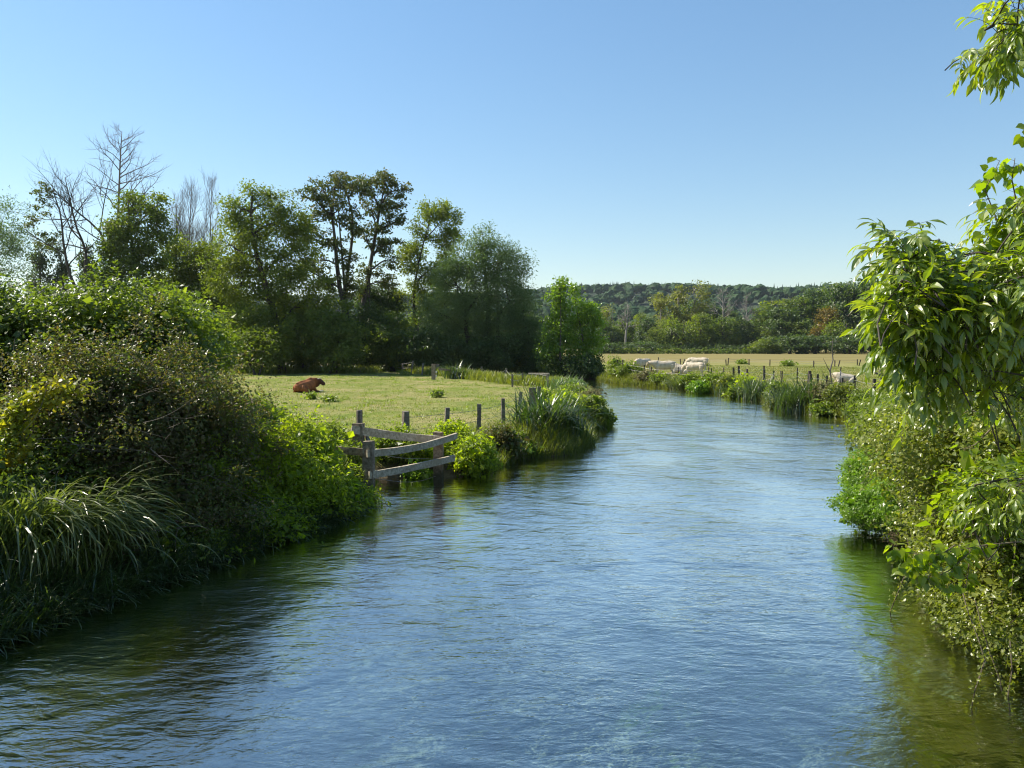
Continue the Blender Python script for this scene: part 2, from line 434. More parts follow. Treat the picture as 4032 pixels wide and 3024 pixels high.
def sdist(X, Y):
    """signed distance to the river outline, negative in the water"""
    P = np.stack([X.ravel(), Y.ravel()], 1)
    A = RIVER; B = np.roll(RIVER, -1, 0)
    best = np.full(len(P), 1e9); inside = np.zeros(len(P), bool)
    for a, b in zip(A, B):
        ab = b - a; t = np.clip(((P - a) @ ab) / (ab @ ab), 0, 1)
        d = np.hypot(*(P - (a + t[:, None] * ab)).T); best = np.minimum(best, d)
        cond = ((a[1] > P[:, 1]) != (b[1] > P[:, 1]))
        xint = a[0] + (P[:, 1] - a[1]) * ab[0] / (ab[1] if abs(ab[1]) > 1e-9 else 1e-9)
        inside ^= cond & (P[:, 0] < xint)
    return np.where(inside, -best, best).reshape(X.shape)


def lump(X, Y, s=1.0, ph=0.0):
    return (np.sin(X * .9 * s + ph) * np.cos(Y * .73 * s + 1.3 + ph) + .6 * np.sin(X * 2.3 * s + Y * 1.7 * s + ph) + .35 * np.sin(X * 4.9 * s - Y * 5.3 * s + ph * 2))


def ground_z(X, Y):
    X = np.asarray(X, float); Y = np.asarray(Y, float)
    d = sdist(X, Y) + 0.12 * lump(X, Y)
    sm = lambda a, b, x: (lambda t: t * t * (3 - 2 * t))(np.clip((x - a) / (b - a), 0, 1))
    z = -1.35 + .42 * sm(-3.5, -.5, d) + .28 * sm(-.6, 0.05, d) + .62 * sm(0.0, 1.1, d)
    z = z + .12 * lump(X, Y, .35) * (d < -.5) * .6
    # cattle drinking beach behind the rail fence
    beach = np.exp(-(((X + 2.6) / 1.3) ** 2 + ((Y - 20.6) / 1.2) ** 2))
    z = z - beach * .28 * sm(-.2, .6, d)
    z = z + sm(.6, 3, d) * (.03 * lump(X, Y, .3) + .015 * lump(X, Y, 1.1, 2.0))
    return z


def axis(lo_far, lo, hi, hi_far, step, growth=1.13):
    a = list(np.arange(lo, hi + 1e-6, step)); s = step
    while a[-1] < hi_far:
        s *= growth; a.append(a[-1] + s)
    s = step; b = []
    x = lo
    while x > lo_far:
        s *= growth; x -= s; b.append(x)
    return np.array(b[::-1] + a)


gx = axis(-3500, -16, 26, 3500, .24, 1.09); gy = axis(-60, -4, 70, 5000, .24, 1.07)
GX, GY = np.meshgrid(gx, gy)
GZ = ground_z(GX, GY)
nx, ny = len(gx), len(gy)
g = MB()
ii = (np.arange(ny - 1)[:, None] * nx + np.arange(nx - 1)[None])
g.add(np.stack([GX, GY, GZ], -1).reshape(-1, 3), np.stack([ii, ii + 1, ii + nx + 1, ii + nx], -1).ravel(), np.full(ii.size, 4))


def groundmat():
    m, nt = newmat('pasture_and_riverbed'); n = nt.nodes; l = nt.links
    geo = n.new('ShaderNodeNewGeometry'); sx = n.new('ShaderNodeSeparateXYZ'); l.new(geo.outputs['Position'], sx.inputs[0])

    def noise(scale, detail=4, rough=.6, vec=None, yscale=None):
        t = n.new('ShaderNodeTexNoise'); t.inputs['Scale'].default_value = scale; t.inputs['Detail'].default_value = detail; t.inputs['Roughness'].default_value = rough
        if yscale:
            mp = n.new('ShaderNodeMapping'); mp.inputs['Scale'].default_value = yscale; l.new(geo.outputs['Position'], mp.inputs[0]); l.new(mp.outputs[0], t.inputs['Vector'])
        else:
            l.new(geo.outputs['Position'], t.inputs['Vector'])
        return t.outputs[0]

    def ramp(src, stops):
        r = n.new('ShaderNodeValToRGB'); e = r.color_ramp.elements
        while len(e) < len(stops): e.new(.5)
        for i, (p, c) in enumerate(stops):
            e[i].position = p; e[i].color = (*c, 1)
        l.new(src, r.inputs[0]); return r.outputs[0]

    def mix(f, a, b):
        q = n.new('ShaderNodeMix'); q.data_type = 'RGBA'; l.new(f, q.inputs[0]); l.new(a, q.inputs[6]); l.new(b, q.inputs[7]); return q.outputs[2]

    def maprange(src, a, b):
        q = n.new('ShaderNodeMapRange'); q.inputs[1].default_value = a; q.inputs[2].default_value = b; l.new(src, q.inputs[0]); return q.outputs[0]
    green = ramp(noise(1.6, 6, .75), [(.3, (.085, .125, .025)), (.5, (.145, .185, .04)), (.72, (.24, .235, .075))])
    dry = ramp(noise(2.3, 6, .8), [(.3, (.20, .18, .075)), (.55, (.30, .255, .12)), (.75, (.40, .34, .18))])
    patch = ramp(noise(.22, 7, .72), [(.40, (0, 0, 0)), (.62, (.9, .9, .9))])
    near = mix(patch, green, dry)
    soil = ramp(noise(1.3, 8, .75), [(.60, (0, 0, 0)), (.68, (.75, .75, .75))]); brown = ramp(noise(7, 4, .6), [(.3, (.09, .075, .04)), (.7, (.16, .14, .07))])
    near = mix(soil, near, brown)
    far = ramp(noise(.05, 5, .6, yscale=(.35, 2.2, 1)), [(.35, (.165, .145, .058)), (.55, (.215, .18, .075)), (.7, (.14, .145, .045))])
    pas = mix(maprange(sx.outputs[1], 105, 150), near, far)
    gravel = ramp(noise(9, 7, .8), [(.3, (.20, .21, .17)), (.55, (.38, .40, .32)), (.75, (.55, .56, .46))])
    weed = ramp(noise(3.4, 5, .7, yscale=(1.8, .5, 1)), [(.35, (.03, .06, .012)), (.55, (.09, .15, .025)), (.7, (.18, .23, .04))])
    wp = ramp(noise(.55, 4, .6, yscale=(1.3, .5, 1)), [(.50, (0, 0, 0)), (.60, (1, 1, 1))])
    bed = mix(wp, gravel, weed)
    mud = ramp(noise(6, 5, .7), [(.3, (.085, .065, .04)), (.7, (.18, .145, .095))])
    z = sx.outputs[2]
    c = mix(maprange(z, -.86, -.66), bed, mud)
    c = mix(maprange(z, -.40, -.18), c, pas)
    pb = n.new('ShaderNodeBsdfPrincipled'); pb.inputs['Roughness'].default_value = 1.0; pb.inputs['Specular IOR Level'].default_value = .02
    l.new(c, pb.inputs['Base Color'])
    bp = n.new('ShaderNodeBump'); bp.inputs['Strength'].default_value = .8; bp.inputs['Distance'].default_value = .06
    l.new(noise(5, 6, .8), bp.inputs['Height']); l.new(bp.outputs[0], pb.inputs['Normal'])
    o = n.new('ShaderNodeOutputMaterial'); l.new(pb.outputs[0], o.inputs[0])
    return m


tag(g.build('ground', groundmat(), smooth=True), kind='structure')


# ------------------------------------------------------------------ water
def watermat():
    m, nt = newmat('river_water'); n = nt.nodes; l = nt.links
    geo = n.new('ShaderNodeNewGeometry')

    def noise(scale, mpscale, detail=3, rough=.55, dist=0.0, rz=0.0):
        mp = n.new('ShaderNodeMapping'); mp.inputs['Scale'].default_value = mpscale; mp.inputs['Rotation'].default_value = (0, 0, rz)
        l.new(geo.outputs['Position'], mp.inputs[0])
        t = n.new('ShaderNodeTexNoise'); t.inputs['Scale'].default_value = scale; t.inputs['Detail'].default_value = detail
        t.inputs['Roughness'].default_value = rough; t.inputs['Distortion'].default_value = dist
        l.new(mp.outputs[0], t.inputs['Vector']); return t.outputs[0]

    def math2(op, a, b):
        q = n.new('ShaderNodeMath'); q.operation = op
        for i, x in enumerate((a, b)):
            if isinstance(x, (int, float)): q.inputs[i].default_value = x
            else: l.new(x, q.inputs[i])
        return q.outputs[0]
    a = noise(.8, (.8, 1.0, 1), 2, .5, .8)
    b = noise(3.6, (.6, 1.2, 1), 3, .6, .5, .2)
    c = noise(12, (.6, 1.25, 1), 3, .6, .3, -.2)
    turb = noise(.35, (1.1, .6, 1), 2)          # rough and smooth reaches
    tr = n.new('ShaderNodeMapRange'); tr.inputs[1].default_value = .35; tr.inputs[2].default_value = .65; tr.inputs[3].default_value = .6; tr.inputs[4].default_value = 1.4
    l.new(turb, tr.inputs[0])
    h = math2('ADD', math2('MULTIPLY', a, WAVE[0]), math2('ADD', math2('MULTIPLY', b, WAVE[1]), math2('MULTIPLY', c, WAVE[2])))
    h = math2('MULTIPLY', h, tr.outputs[0])
    bp = n.new('ShaderNodeBump'); bp.inputs['Strength'].default_value = 1.0; bp.inputs['Distance'].default_value = 1.0
    l.new(h, bp.inputs['Height'])
    fr = n.new('ShaderNodeFresnel'); fr.inputs['IOR'].default_value = 1.38
    l.new(bp.outputs[0], fr.inputs['Normal'])
    fm = n.new('ShaderNodeMath'); fm.operation = 'MULTIPLY_ADD'; fm.use_clamp = True; fm.inputs[1].default_value = FRES[0]; fm.inputs[2].default_value = FRES[1]
    l.new(fr.outputs[0], fm.inputs[0])
    gl = n.new('ShaderNodeBsdfGlossy'); gl.inputs['Roughness'].default_value = .04; gl.inputs['Color'].default_value = (1, .965, .91, 1)
    l.new(bp.outputs[0], gl.inputs['Normal'])
    tp = n.new('ShaderNodeBsdfTransparent'); tp.inputs[0].default_value = (.80, .96, .92, 1)
    ms = n.new('ShaderNodeMixShader'); l.new(fm.outputs[0], ms.inputs[0]); l.new(tp.outputs[0], ms.inputs[1]); l.new(gl.outputs[0], ms.inputs[2])
    o = n.new('ShaderNodeOutputMaterial'); l.new(ms.outputs[0], o.inputs[0])
    return m


WAVE = (.050, .020, .0072)
FRES = (3.5, .15)
wx = np.arange(-64, 26.01, 1.0); wy = np.arange(-24, 170.01, 1.0)
WX, WY = np.meshgrid(wx, wy)
w = MB(); ii = (np.arange(len(wy) - 1)[:, None] * len(wx) + np.arange(len(wx) - 1)[None])
cx = (WX[:-1, :-1] + .5); cyy = (WY[:-1, :-1] + .5)
keep = sdist(cx, cyy) < 2.2
ik = ii[keep]
w.add(np.stack([WX, WY, np.full(WX.shape, WATER_Z)], -1).reshape(-1, 3), np.stack([ik, ik + 1, ik + len(wx) + 1, ik + len(wx)], -1).ravel(), np.full(ik.size, 4))
tag(w.build('river_water', watermat(), smooth=True), kind='structure')

# ------------------------------------------------------------------ plant builders
def blob_px(px, py, Y, rx, ry, rz):
    return (W(px, py, Y), np.array([rx, ry, rz], float))


def clusters(blobs, m, rng, shell=(.62, 1.0), zmin=-.5, wob=.16, flat=0.0, inner=.72):
    """cluster centres in the outer shell of a union of ellipsoids, with their outward directions"""
    c = np.array([b[0] for b in blobs]); r = np.array([b[1] for b in blobs])
    area = (r[:, 0] * r[:, 1] + r[:, 1] * r[:, 2] + r[:, 0] * r[:, 2]); p = area / area.sum()
    out, dirs, bi = [], [], []
    while sum(len(o) for o in out) < m:
        k = rng.choice(len(blobs), m, p=p); d = rand_dirs(m, rng)
        wobble = 1 + wob * (np.sin(d[:, 0] * 5 + k * 1.7) * np.cos(d[:, 2] * 6 + k) + .6 * np.sin(d[:, 1] * 9 + d[:, 0] * 7 + k))
        rad = (shell[0] + (shell[1] - shell[0]) * rng.random(m) ** .6) * wobble
        q = c[k] + d * r[k] * rad[:, None]
        ok = q[:, 2] > zmin
        for j in range(len(blobs)):
            e = np.linalg.norm((q - c[j]) / r[j], axis=1)
            ok &= ~((e < inner * shell[0] / .62 * .9) & (k != j))
        out.append(q[ok]); dirs.append(unit(d[ok] / r[k[ok]])); bi.append(k[ok])
    return np.concatenate(out)[:m], np.concatenate(dirs)[:m], np.concatenate(bi)[:m]


def puff(mb, Cn, Dn, n, L, rng, sigma=.3, wr=.55, tpl='leaf', up=.8, droop=.25, out=.5, zmin=-.56, szv=.3, flat=.7, sig_rad=None):
    """n leaves shared between cluster centres"""
    k = rng.integers(0, len(Cn), n)
    sg = sigma if np.ndim(sigma) == 0 else sigma[k][:, None]
    P = Cn[k] + rng.normal(0, 1, (n, 3)) * sg * np.array([1, 1, flat])
    P = P[:]; ok = P[:, 2] > zmin; P, k = P[ok], k[ok]; n = len(P)
    D, N = leaf_frames(n, rng, up, droop, Dn[k], out)
    ln = L * np.clip(1 + rng.normal(0, szv, n), .45, 1.7)
    mb.leaves(P, D, N, ln, ln * wr, tpl)


def curve(a, b, rng, sag=0.0, wob=.08, n=6):
    a = np.asarray(a, float); b = np.asarray(b, float); L = np.linalg.norm(b - a)
    t = np.linspace(0, 1, n)[:, None]
    o = rng.normal(0, wob * L, (2, 3))
    return a + (b - a) * t + np.sin(t * math.pi) * (o[0] + np.array([0, 0, sag * L])) + np.sin(t * TAU) * o[1] * .5


def grow(mb, p, d, L, r, lv, rng, nch=3, spread=.5, upb=.12, tips=None, seg=5, taper=.55, lr=.72, start=.35, wob=.12):
    """a recursive bare branch"""
    n = 6 if lv > 0 else 4
    pts = [np.array(p, float)]; dd = unit(np.array(d, float))
    for i in range(n - 1):
        dd = unit(dd + rng.normal(0, wob, 3) + np.array([0, 0, upb * .5]))
        pts.append(pts[-1] + dd * L / (n - 1))
    pts = np.array(pts); rr = r * (1 - (1 - taper) * np.linspace(0, 1, n))
    if lv == 0: rr = r * (1 - .8 * np.linspace(0, 1, n))
    mb.tube(pts, rr, seg=(seg if lv > 1 else 3), cap=False)
    if tips is not None and lv == 0: tips.append(pts[-1])
    if lv > 0:
        for i in range(nch):
            t = start + (1 - start) * (i + rng.random()) / nch
            q = pts[0] + (pts[-1] - pts[0]) * 0
            f = t * (n - 1); k = min(int(f), n - 2); q = pts[k] + (pts[k + 1] - pts[k]) * (f - k)
            s = unit(np.cross(dd, rand_dirs(1, rng)[0]))
            nd = unit(dd * (1 - spread) + s * spread + np.array([0, 0, upb]))
            grow(mb, q, nd, L * lr * (1.15 - .5 * t) * rng.uniform(.8, 1.15), rr[k] * .66, lv - 1, rng, nch, spread, upb, tips, seg, taper, lr, start, wob)
        grow(mb, pts[-1], dd, L * lr * .8, rr[-1], lv - 1, rng, nch, spread, upb, tips, seg, taper, lr, start, wob)


def ground_at(x, y):
    return float(ground_z(np.array([[x]]), np.array([[y]]))[0, 0])


def tree(name, label, lobes, Y, base_px, n, L, leaf, bark, rng, trunk_r=.22, ncl=120, sigma=.5, wr=.6, group=None, cat='tree', tpl='leaf',
         depth=.9, shell=(.45, 1.0), limbs=True, trunk_pts=None, twigs=90, up=.6, droop=.25, zbase=None, multi=1, base_spread=.6, flat=.75, szv=.3):
    """lobes are ellipses (px, py, rx, ry) seen at distance Y; a round depth is given to each"""
    n, L = int(n * 1.8), L * 1.28
    s = Y / F_PX
    bl = []
    for i, q in enumerate(lobes):
        dy = (q[4] if len(q) > 4 else rng.uniform(-.35, .35) * q[2] * s)
        bl.append((W(q[0], q[1], Y + dy), np.array([q[2] * s, q[2] * s * depth, q[3] * s])))
    b0 = W(base_px, 360, Y); b0[2] = ground_at(b0[0], b0[1]) if zbase is None else zbase
    root = tag(empty(name, b0), label, cat, group)
    wood = MB()
    cen = np.array([b[0] for b in bl]); top = cen[np.argmax(cen[:, 2])]
    stems = []
    for k in range(multi):
        off = np.array([rng.uniform(-1, 1) * base_spread, rng.uniform(-1, 1) * base_spread, -.15]) if multi > 1 else np.array([0, 0, -.15])
        tgt = top if k == 0 else cen[rng.integers(len(cen))]
        pts = curve(b0 + off, tgt, rng, 0, .04, 9)
        if trunk_pts is not None and k == 0:
            pts = np.array([W(a, b, Y) for a, b in trunk_pts]); pts[0][2] = b0[2] - .15
        stems.append(pts)
        tt = np.linspace(0, 1, len(pts))
        wood.tube(pts, trunk_r * (1.15 * (1 - tt) ** .8 + .18) * (1 if k == 0 else .7), 8)
    Cn, Dn, bi = clusters(bl, ncl, rng, shell, zmin=b0[2] + .15)
    allp = np.concatenate(stems)
    if limbs:
        for j, (c, r) in enumerate(bl):
            lowpts = allp[(allp[:, 2] < c[2] - .1 * r[2])]
            if len(lowpts) == 0: lowpts = allp[:2]
            a = lowpts[np.argmin(np.linalg.norm((lowpts - c) * np.array([1, 1, .6]), axis=1))]
            lp = curve(a, c, rng, .05, .07, 7)
            wood.tube(lp, np.linspace(trunk_r * .42, trunk_r * .16, 7), 6)
            idx = np.where(bi == j)[0]
            for q in idx[:max(3, twigs // len(bl))]:
                st = lp[rng.integers(3, 7)]
                wood.tube(curve(st, Cn[q], rng, .04, .08, 5), np.linspace(trunk_r * .13, .012, 5), 4, False)
    cr = MB()
    puff(cr, Cn, Dn, n, L, rng, sigma, wr, tpl, up=up, droop=droop, zmin=b0[2] + .1, flat=flat, szv=szv)
    wood.build('trunk', M[bark], root, smooth=True)
    cr.build('crown', M[leaf], root)
    return root


def shrub(name, label, blobs, n, L, leaf, rng, ncl=150, sigma=.16, wr=.6, tpl='ovate', stems=40, shell=(.6, 1.0), cat='shrub', group=None,
          bark='twig', zmin=-.56, inner_n=.25, up=.8, droop=.3, out=.6, fill=True, wob=.16, szv=.3, stem_r=.012, root_at=None, shoots=0, shoot_len=.45):
    c = np.array([b[0] for b in blobs]); r = np.array([b[1] for b in blobs])
    base = c.mean(0) if root_at is None else np.array(root_at, float)
    base[2] = max(ground_at(base[0], base[1]), -.65)
    root = tag(empty(name, base), label, cat, group)
    Cn, Dn, bi = clusters(blobs, ncl, rng, shell, zmin, wob)
    fo = MB(); puff(fo, Cn, Dn, n, L, rng, sigma, wr, tpl, up, droop, out, zmin=zmin, szv=szv)
    if fill:
        Ci, Di, _ = clusters(blobs, ncl, rng, (.15, .62), zmin, .1, inner=0)
        puff(fo, Ci, Di, int(n * inner_n), L * 2.0, rng, sigma * 1.6, .8, 'leaf', up, droop, out, zmin=zmin)
    st = MB()
    # arching shoots that break the outline
    for q in rng.choice(len(Cn), min(shoots, len(Cn)), replace=False):
        d = unit(Dn[q] + rng.normal(0, .35, 3) + np.array([0, 0, .45])); ls = shoot_len * rng.uniform(.5, 1.4)
        tt = np.linspace(0, 1, 7)[:, None]; pts = Cn[q] - Dn[q] * .05 + d * ls * tt + np.array([0, 0, -.55]) * ls * tt ** 2.2
        if pts[-1, 2] < zmin: continue
        st.tube(pts, np.linspace(.005, .0018, 7) * (1 if L < .2 else 3), 3, False)
        m_ = max(5, int(ls / (L * .42))); t = rng.random(m_) * 5.99; i0 = t.astype(int); pp_ = pts[i0] + (pts[i0 + 1] - pts[i0]) * (t - i0)[:, None]
        D_ = unit(rng.normal(0, 1, (m_, 3)) * [1, 1, .4] + d * .8); N_ = unit(rng.normal(0, .5, (m_, 3)) + [0, 0, 1]); N_ = unit(N_ - D_ * np.sum(D_ * N_, 1, keepdims=True))
        ln_ = L * rng.uniform(.7, 1.35, m_); fo.leaves(pp_, D_, N_, ln_, ln_ * wr, tpl)
    fo.build('foliage', M[leaf], root)
    pick = rng.choice(len(Cn), min(stems, len(Cn)), replace=False)
    for q in pick:
        k = bi[q]; f = c[k] + np.array([rng.normal(0, .25) * r[k][0], rng.normal(0, .25) * r[k][1], 0]); f[2] = max(base[2], c[k][2] - r[k][2]) - .02
        st.tube(curve(f, Cn[q] + Dn[q] * sigma * .6, rng, .12, .10, 7), np.linspace(stem_r, stem_r * .35, 7), 4, False)
    st.build('stem', M[bark], root)
    return root


def tussock(name, label, spots, rng, n, L, leaf, az=None, azs=TAU, lean=(.05, .5), bend=(.9, 1.9), wd=.016, spread=.3, cat='sedge', group=None, k=7, zofs=0.0):
    """blades fanning from one or several root spots (x, y, weight)"""
    s0 = spots[0]; z0 = max(ground_at(s0[0], s0[1]), WATER_Z - .05)
    root_loc = np.array([s0[0], s0[1], z0])
    mb = MB()
    wts = np.array([s[2] for s in spots], float); wts /= wts.sum()
    kk = rng.choice(len(spots), n, p=wts)
    sp = np.array([[s[0], s[1]] for s in spots])[kk] + rng.normal(0, spread, (n, 2))
    zz = np.maximum(ground_z(sp[:, 0], sp[:, 1]), WATER_Z - .04) + zofs
    a = rng.uniform(0, TAU, n) if az is None else rng.normal(az, azs, n)
    LL = L * rng.uniform(.55, 1.12, n)
    mb.blades(np.stack([sp[:, 0], sp[:, 1], zz], 1), a, LL, wd * rng.uniform(.6, 1.3, n), rng.uniform(*lean, n), rng.uniform(*bend, n), k, .6, rng)
    o = mb.build(name, M[leaf], None, origin=root_loc)
    return tag(o, label, cat, group)


# ------------------------------------------------------------------ hills and the wood on them
def hill_z(X, Y):
    ridge = 82 + 4 * np.sin(X / 260 + .8) + 3 * np.sin(X / 97) + .022 * np.clip(X, -300, 900)
    t = np.clip((Y - 480) / 900, 0, 1); t = t * t * (3 - 2 * t)
    fall = 1 - .5 * np.clip((Y - 1500) / 1500, 0, 1)
    return ridge * t * fall + 8 * np.sin(X / 70 + Y / 110) * t * (1 - t) * 4


hx = np.linspace(-2200, 2200, 120); hy = np.linspace(470, 2600, 80)
HX, HY = np.meshgrid(hx, hy)
h = MB(); ii = (np.arange(79)[:, None] * 120 + np.arange(119)[None])
h.add(np.stack([HX, HY, hill_z(HX, HY) - .3], -1).reshape(-1, 3), np.stack([ii, ii + 1, ii + 121, ii + 120], -1).ravel(), np.full(ii.size, 4))
tag(h.build('hills', barkmat('hill_floor', (.02, .035, .015), (.04, .06, .02), scale=.05, bump=0), smooth=True), kind='structure')


def ico(level):
    import bmesh
    b = bmesh.new(); bmesh.ops.create_icosphere(b, subdivisions=level, radius=1)
    v = np.array([x.co[:] for x in b.verts]); f = np.array([[q.index for q in x.verts] for x in b.faces]); b.free()
    return v, f


rng = R(11)
iv, iface = ico(2)
hw = MB()
N_H = 3000
yy = 500 + 900 * rng.random(N_H) ** 1.0
xx = (rng.random(N_H) - .5) * 2 * (yy * .75 + 30)
xx = np.where(xx < -.42 * yy, -xx * .9, xx)
zz = hill_z(xx, yy)
rr = rng.uniform(5.0, 9.0, N_H)
ph = rng.uniform(0, 6.28, (N_H, 3))
V = iv[None] * rr[:, None, None] * (1 + .22 * np.sin(iv[None, :, 0] * 4 + ph[:, None, 0]) * np.cos(iv[None, :, 1] * 5 + ph[:, None, 1]) + .15 * rng.normal(0, 1, (N_H, len(iv))))[:, :, None]
V = V * np.array([1, 1, .85]) + np.stack([xx, yy, zz + rr * .55 + 3], 1)[:, None]
hw.add(V.reshape(-1, 3), (np.arange(N_H)[:, None] * len(iv) + iface.ravel()[None]).ravel(), np.full(N_H * len(iface), 3))
# leaf tufts that roughen the crowns
kk = rng.integers(0, N_H, 60000); dd = rand_dirs(60000, rng); dd[:, 2] = np.abs(dd[:, 2])
Pp = np.stack([xx, yy, zz + rr * .55 + 3], 1)[kk] + dd * rr[kk][:, None] * np.array([1, 1, .85])
D, N = leaf_frames(60000, rng, .5, .1, dd, .8)
hw.leaves(Pp - D * .8, D, N, rng.uniform(1.2, 2.6, 60000), rng.uniform(1, 2, 60000))
# conifer tops on the skyline
for i in range(220):
    y = rng.uniform(1330, 1400); x = rng.uniform(-300, 1000)
    if rng.random() < .35: x = x * .12 + 140
    z = float(hill_z(np.array(x), np.array(y))); hh = rng.uniform(13, 20)
    a = np.linspace(0, TAU, 6)[:-1]
    base = np.stack([x + np.cos(a) * 2.6, y + np.sin(a) * 2.6, np.full(5, z + 4)], 1)
    hw.add(np.concatenate([base, [[x, y, z + hh + 4]]]), [v for j in range(5) for v in (j, (j + 1) % 5, 5)], [3] * 5)
tag(hw.build('hill_forest', M['hillwood']), kind='stuff')

# ------------------------------------------------------------------ the wood beyond the right meadow
def proto_tree(seed, w, hgt, n, L, leaf, bark='bark', shape='round', trunk_vis=.15, sigma=.7, ncl=110):
    """a crown w wide and hgt tall standing on the origin, returned as (crown mesh, trunk mesh)"""
    rng = R(seed); bl = []
    if shape == 'round':
        for i in range(7):
            t = rng.uniform(.25, .85); k = math.sin(math.pi * min(1, t * .9 + .12)) * w * .5
            a = rng.uniform(0, TAU); rr_ = w * rng.uniform(.2, .3)
            bl.append((np.array([math.cos(a) * max(0, k - rr_), math.sin(a) * max(0, k - rr_), t * hgt]), np.array([rr_, rr_, rr_ * rng.uniform(.8, 1.2)])))
        bl.append((np.array([0, 0, hgt * .5]), np.array([w * .38, w * .38, hgt * .40])))
        bl.append((np.array([rng.normal(0, .5), 0, hgt * .84]), np.array([w * .22, w * .22, hgt * .16])))
    elif shape == 'tall':
        for i in range(8):
            t = .22 + .74 * i / 8; rr_ = w * rng.uniform(.2, .32) * (1.1 - .5 * t)
            bl.append((np.array([rng.normal(0, w * .16), rng.normal(0, w * .16), t * hgt]), np.array([rr_, rr_, hgt * .09])))
    else:
        for i in range(6):
            a = rng.uniform(0, TAU); rr_ = w * rng.uniform(.22, .34)
            bl.append((np.array([math.cos(a) * w * .3, math.sin(a) * w * .3, hgt * rng.uniform(.3, .6)]), np.array([rr_, rr_, hgt * rng.uniform(.25, .4)])))
    Cn, Dn, bi = clusters(bl, ncl, rng, (.45, 1.0), .1)
    cr = MB(); puff(cr, Cn, Dn, n, L, rng, sigma, .75, 'leaf', zmin=.05)
    wd = MB(); wd.tube(curve([0, 0, -.3], [rng.normal(0, .3), 0, hgt * .85], rng, 0, .02, 7), np.linspace(.32, .06, 7), 6)
    for c, r in bl:
        wd.tube(curve([0, 0, max(.1, c[2] - hgt * .22)], c, rng, .05, .05, 5), np.linspace(.14, .04, 5), 4)
    for q in range(0, len(Cn), 4):
        wd.tube(curve(bl[bi[q]][0], Cn[q], rng, .03, .06, 4), np.linspace(.06, .02, 4), 3, False)
    return cr.mesh('crown', M[leaf]), wd.mesh('trunk', M[bark], True)


PROTO = {
    'dark_oak': proto_tree(1, 13, 16, 5200, .55, 'dark'), 'green_oak': proto_tree(2, 14, 17, 5200, .55, 'oak'), 'ashy': proto_tree(3, 12, 17, 4600, .5, 'ashtree'),
    'dark_round': proto_tree(4, 15, 15, 5200, .6, 'dark'), 'green_round': proto_tree(5, 13, 14, 4800, .55, 'oak'),
    'pale_tall': proto_tree(6, 11, 24, 3600, .5, 'paleleaf', 'palebark', 'tall'), 'pale_slim': proto_tree(7, 8, 22, 2600, .45, 'paleleaf', 'palebark', 'tall'),
    'gold': proto_tree(8, 10, 15, 4200, .5, 'gold'), 'bush_dark': proto_tree(9, 8, 5, 2600, .4, 'dark', 'bark', 'bush', sigma=.5),
    'bush_green': proto_tree(10, 8, 6, 2600, .4, 'ashtree', 'bark', 'bush', sigma=.5), 'bush_pale': proto_tree(12, 7, 7, 2200, .4, 'paleleaf', 'bark', 'bush', sigma=.5),
}


def put_tree(kind, name, label, x, y, sx, sz, rot, cat='tree', group=None, z=None):
    root = tag(empty(name, (x, y, (ground_at(x, y) if z is None else z))), label, cat, group)
    root.rotation_euler = (0, 0, rot); root.scale = (sx, sx, sz)
    for nm, me in zip(('crown', 'trunk'), PROTO[kind]):
        o = bpy.data.objects.new(nm, me); C.objects.link(o); o.parent = root
    return root


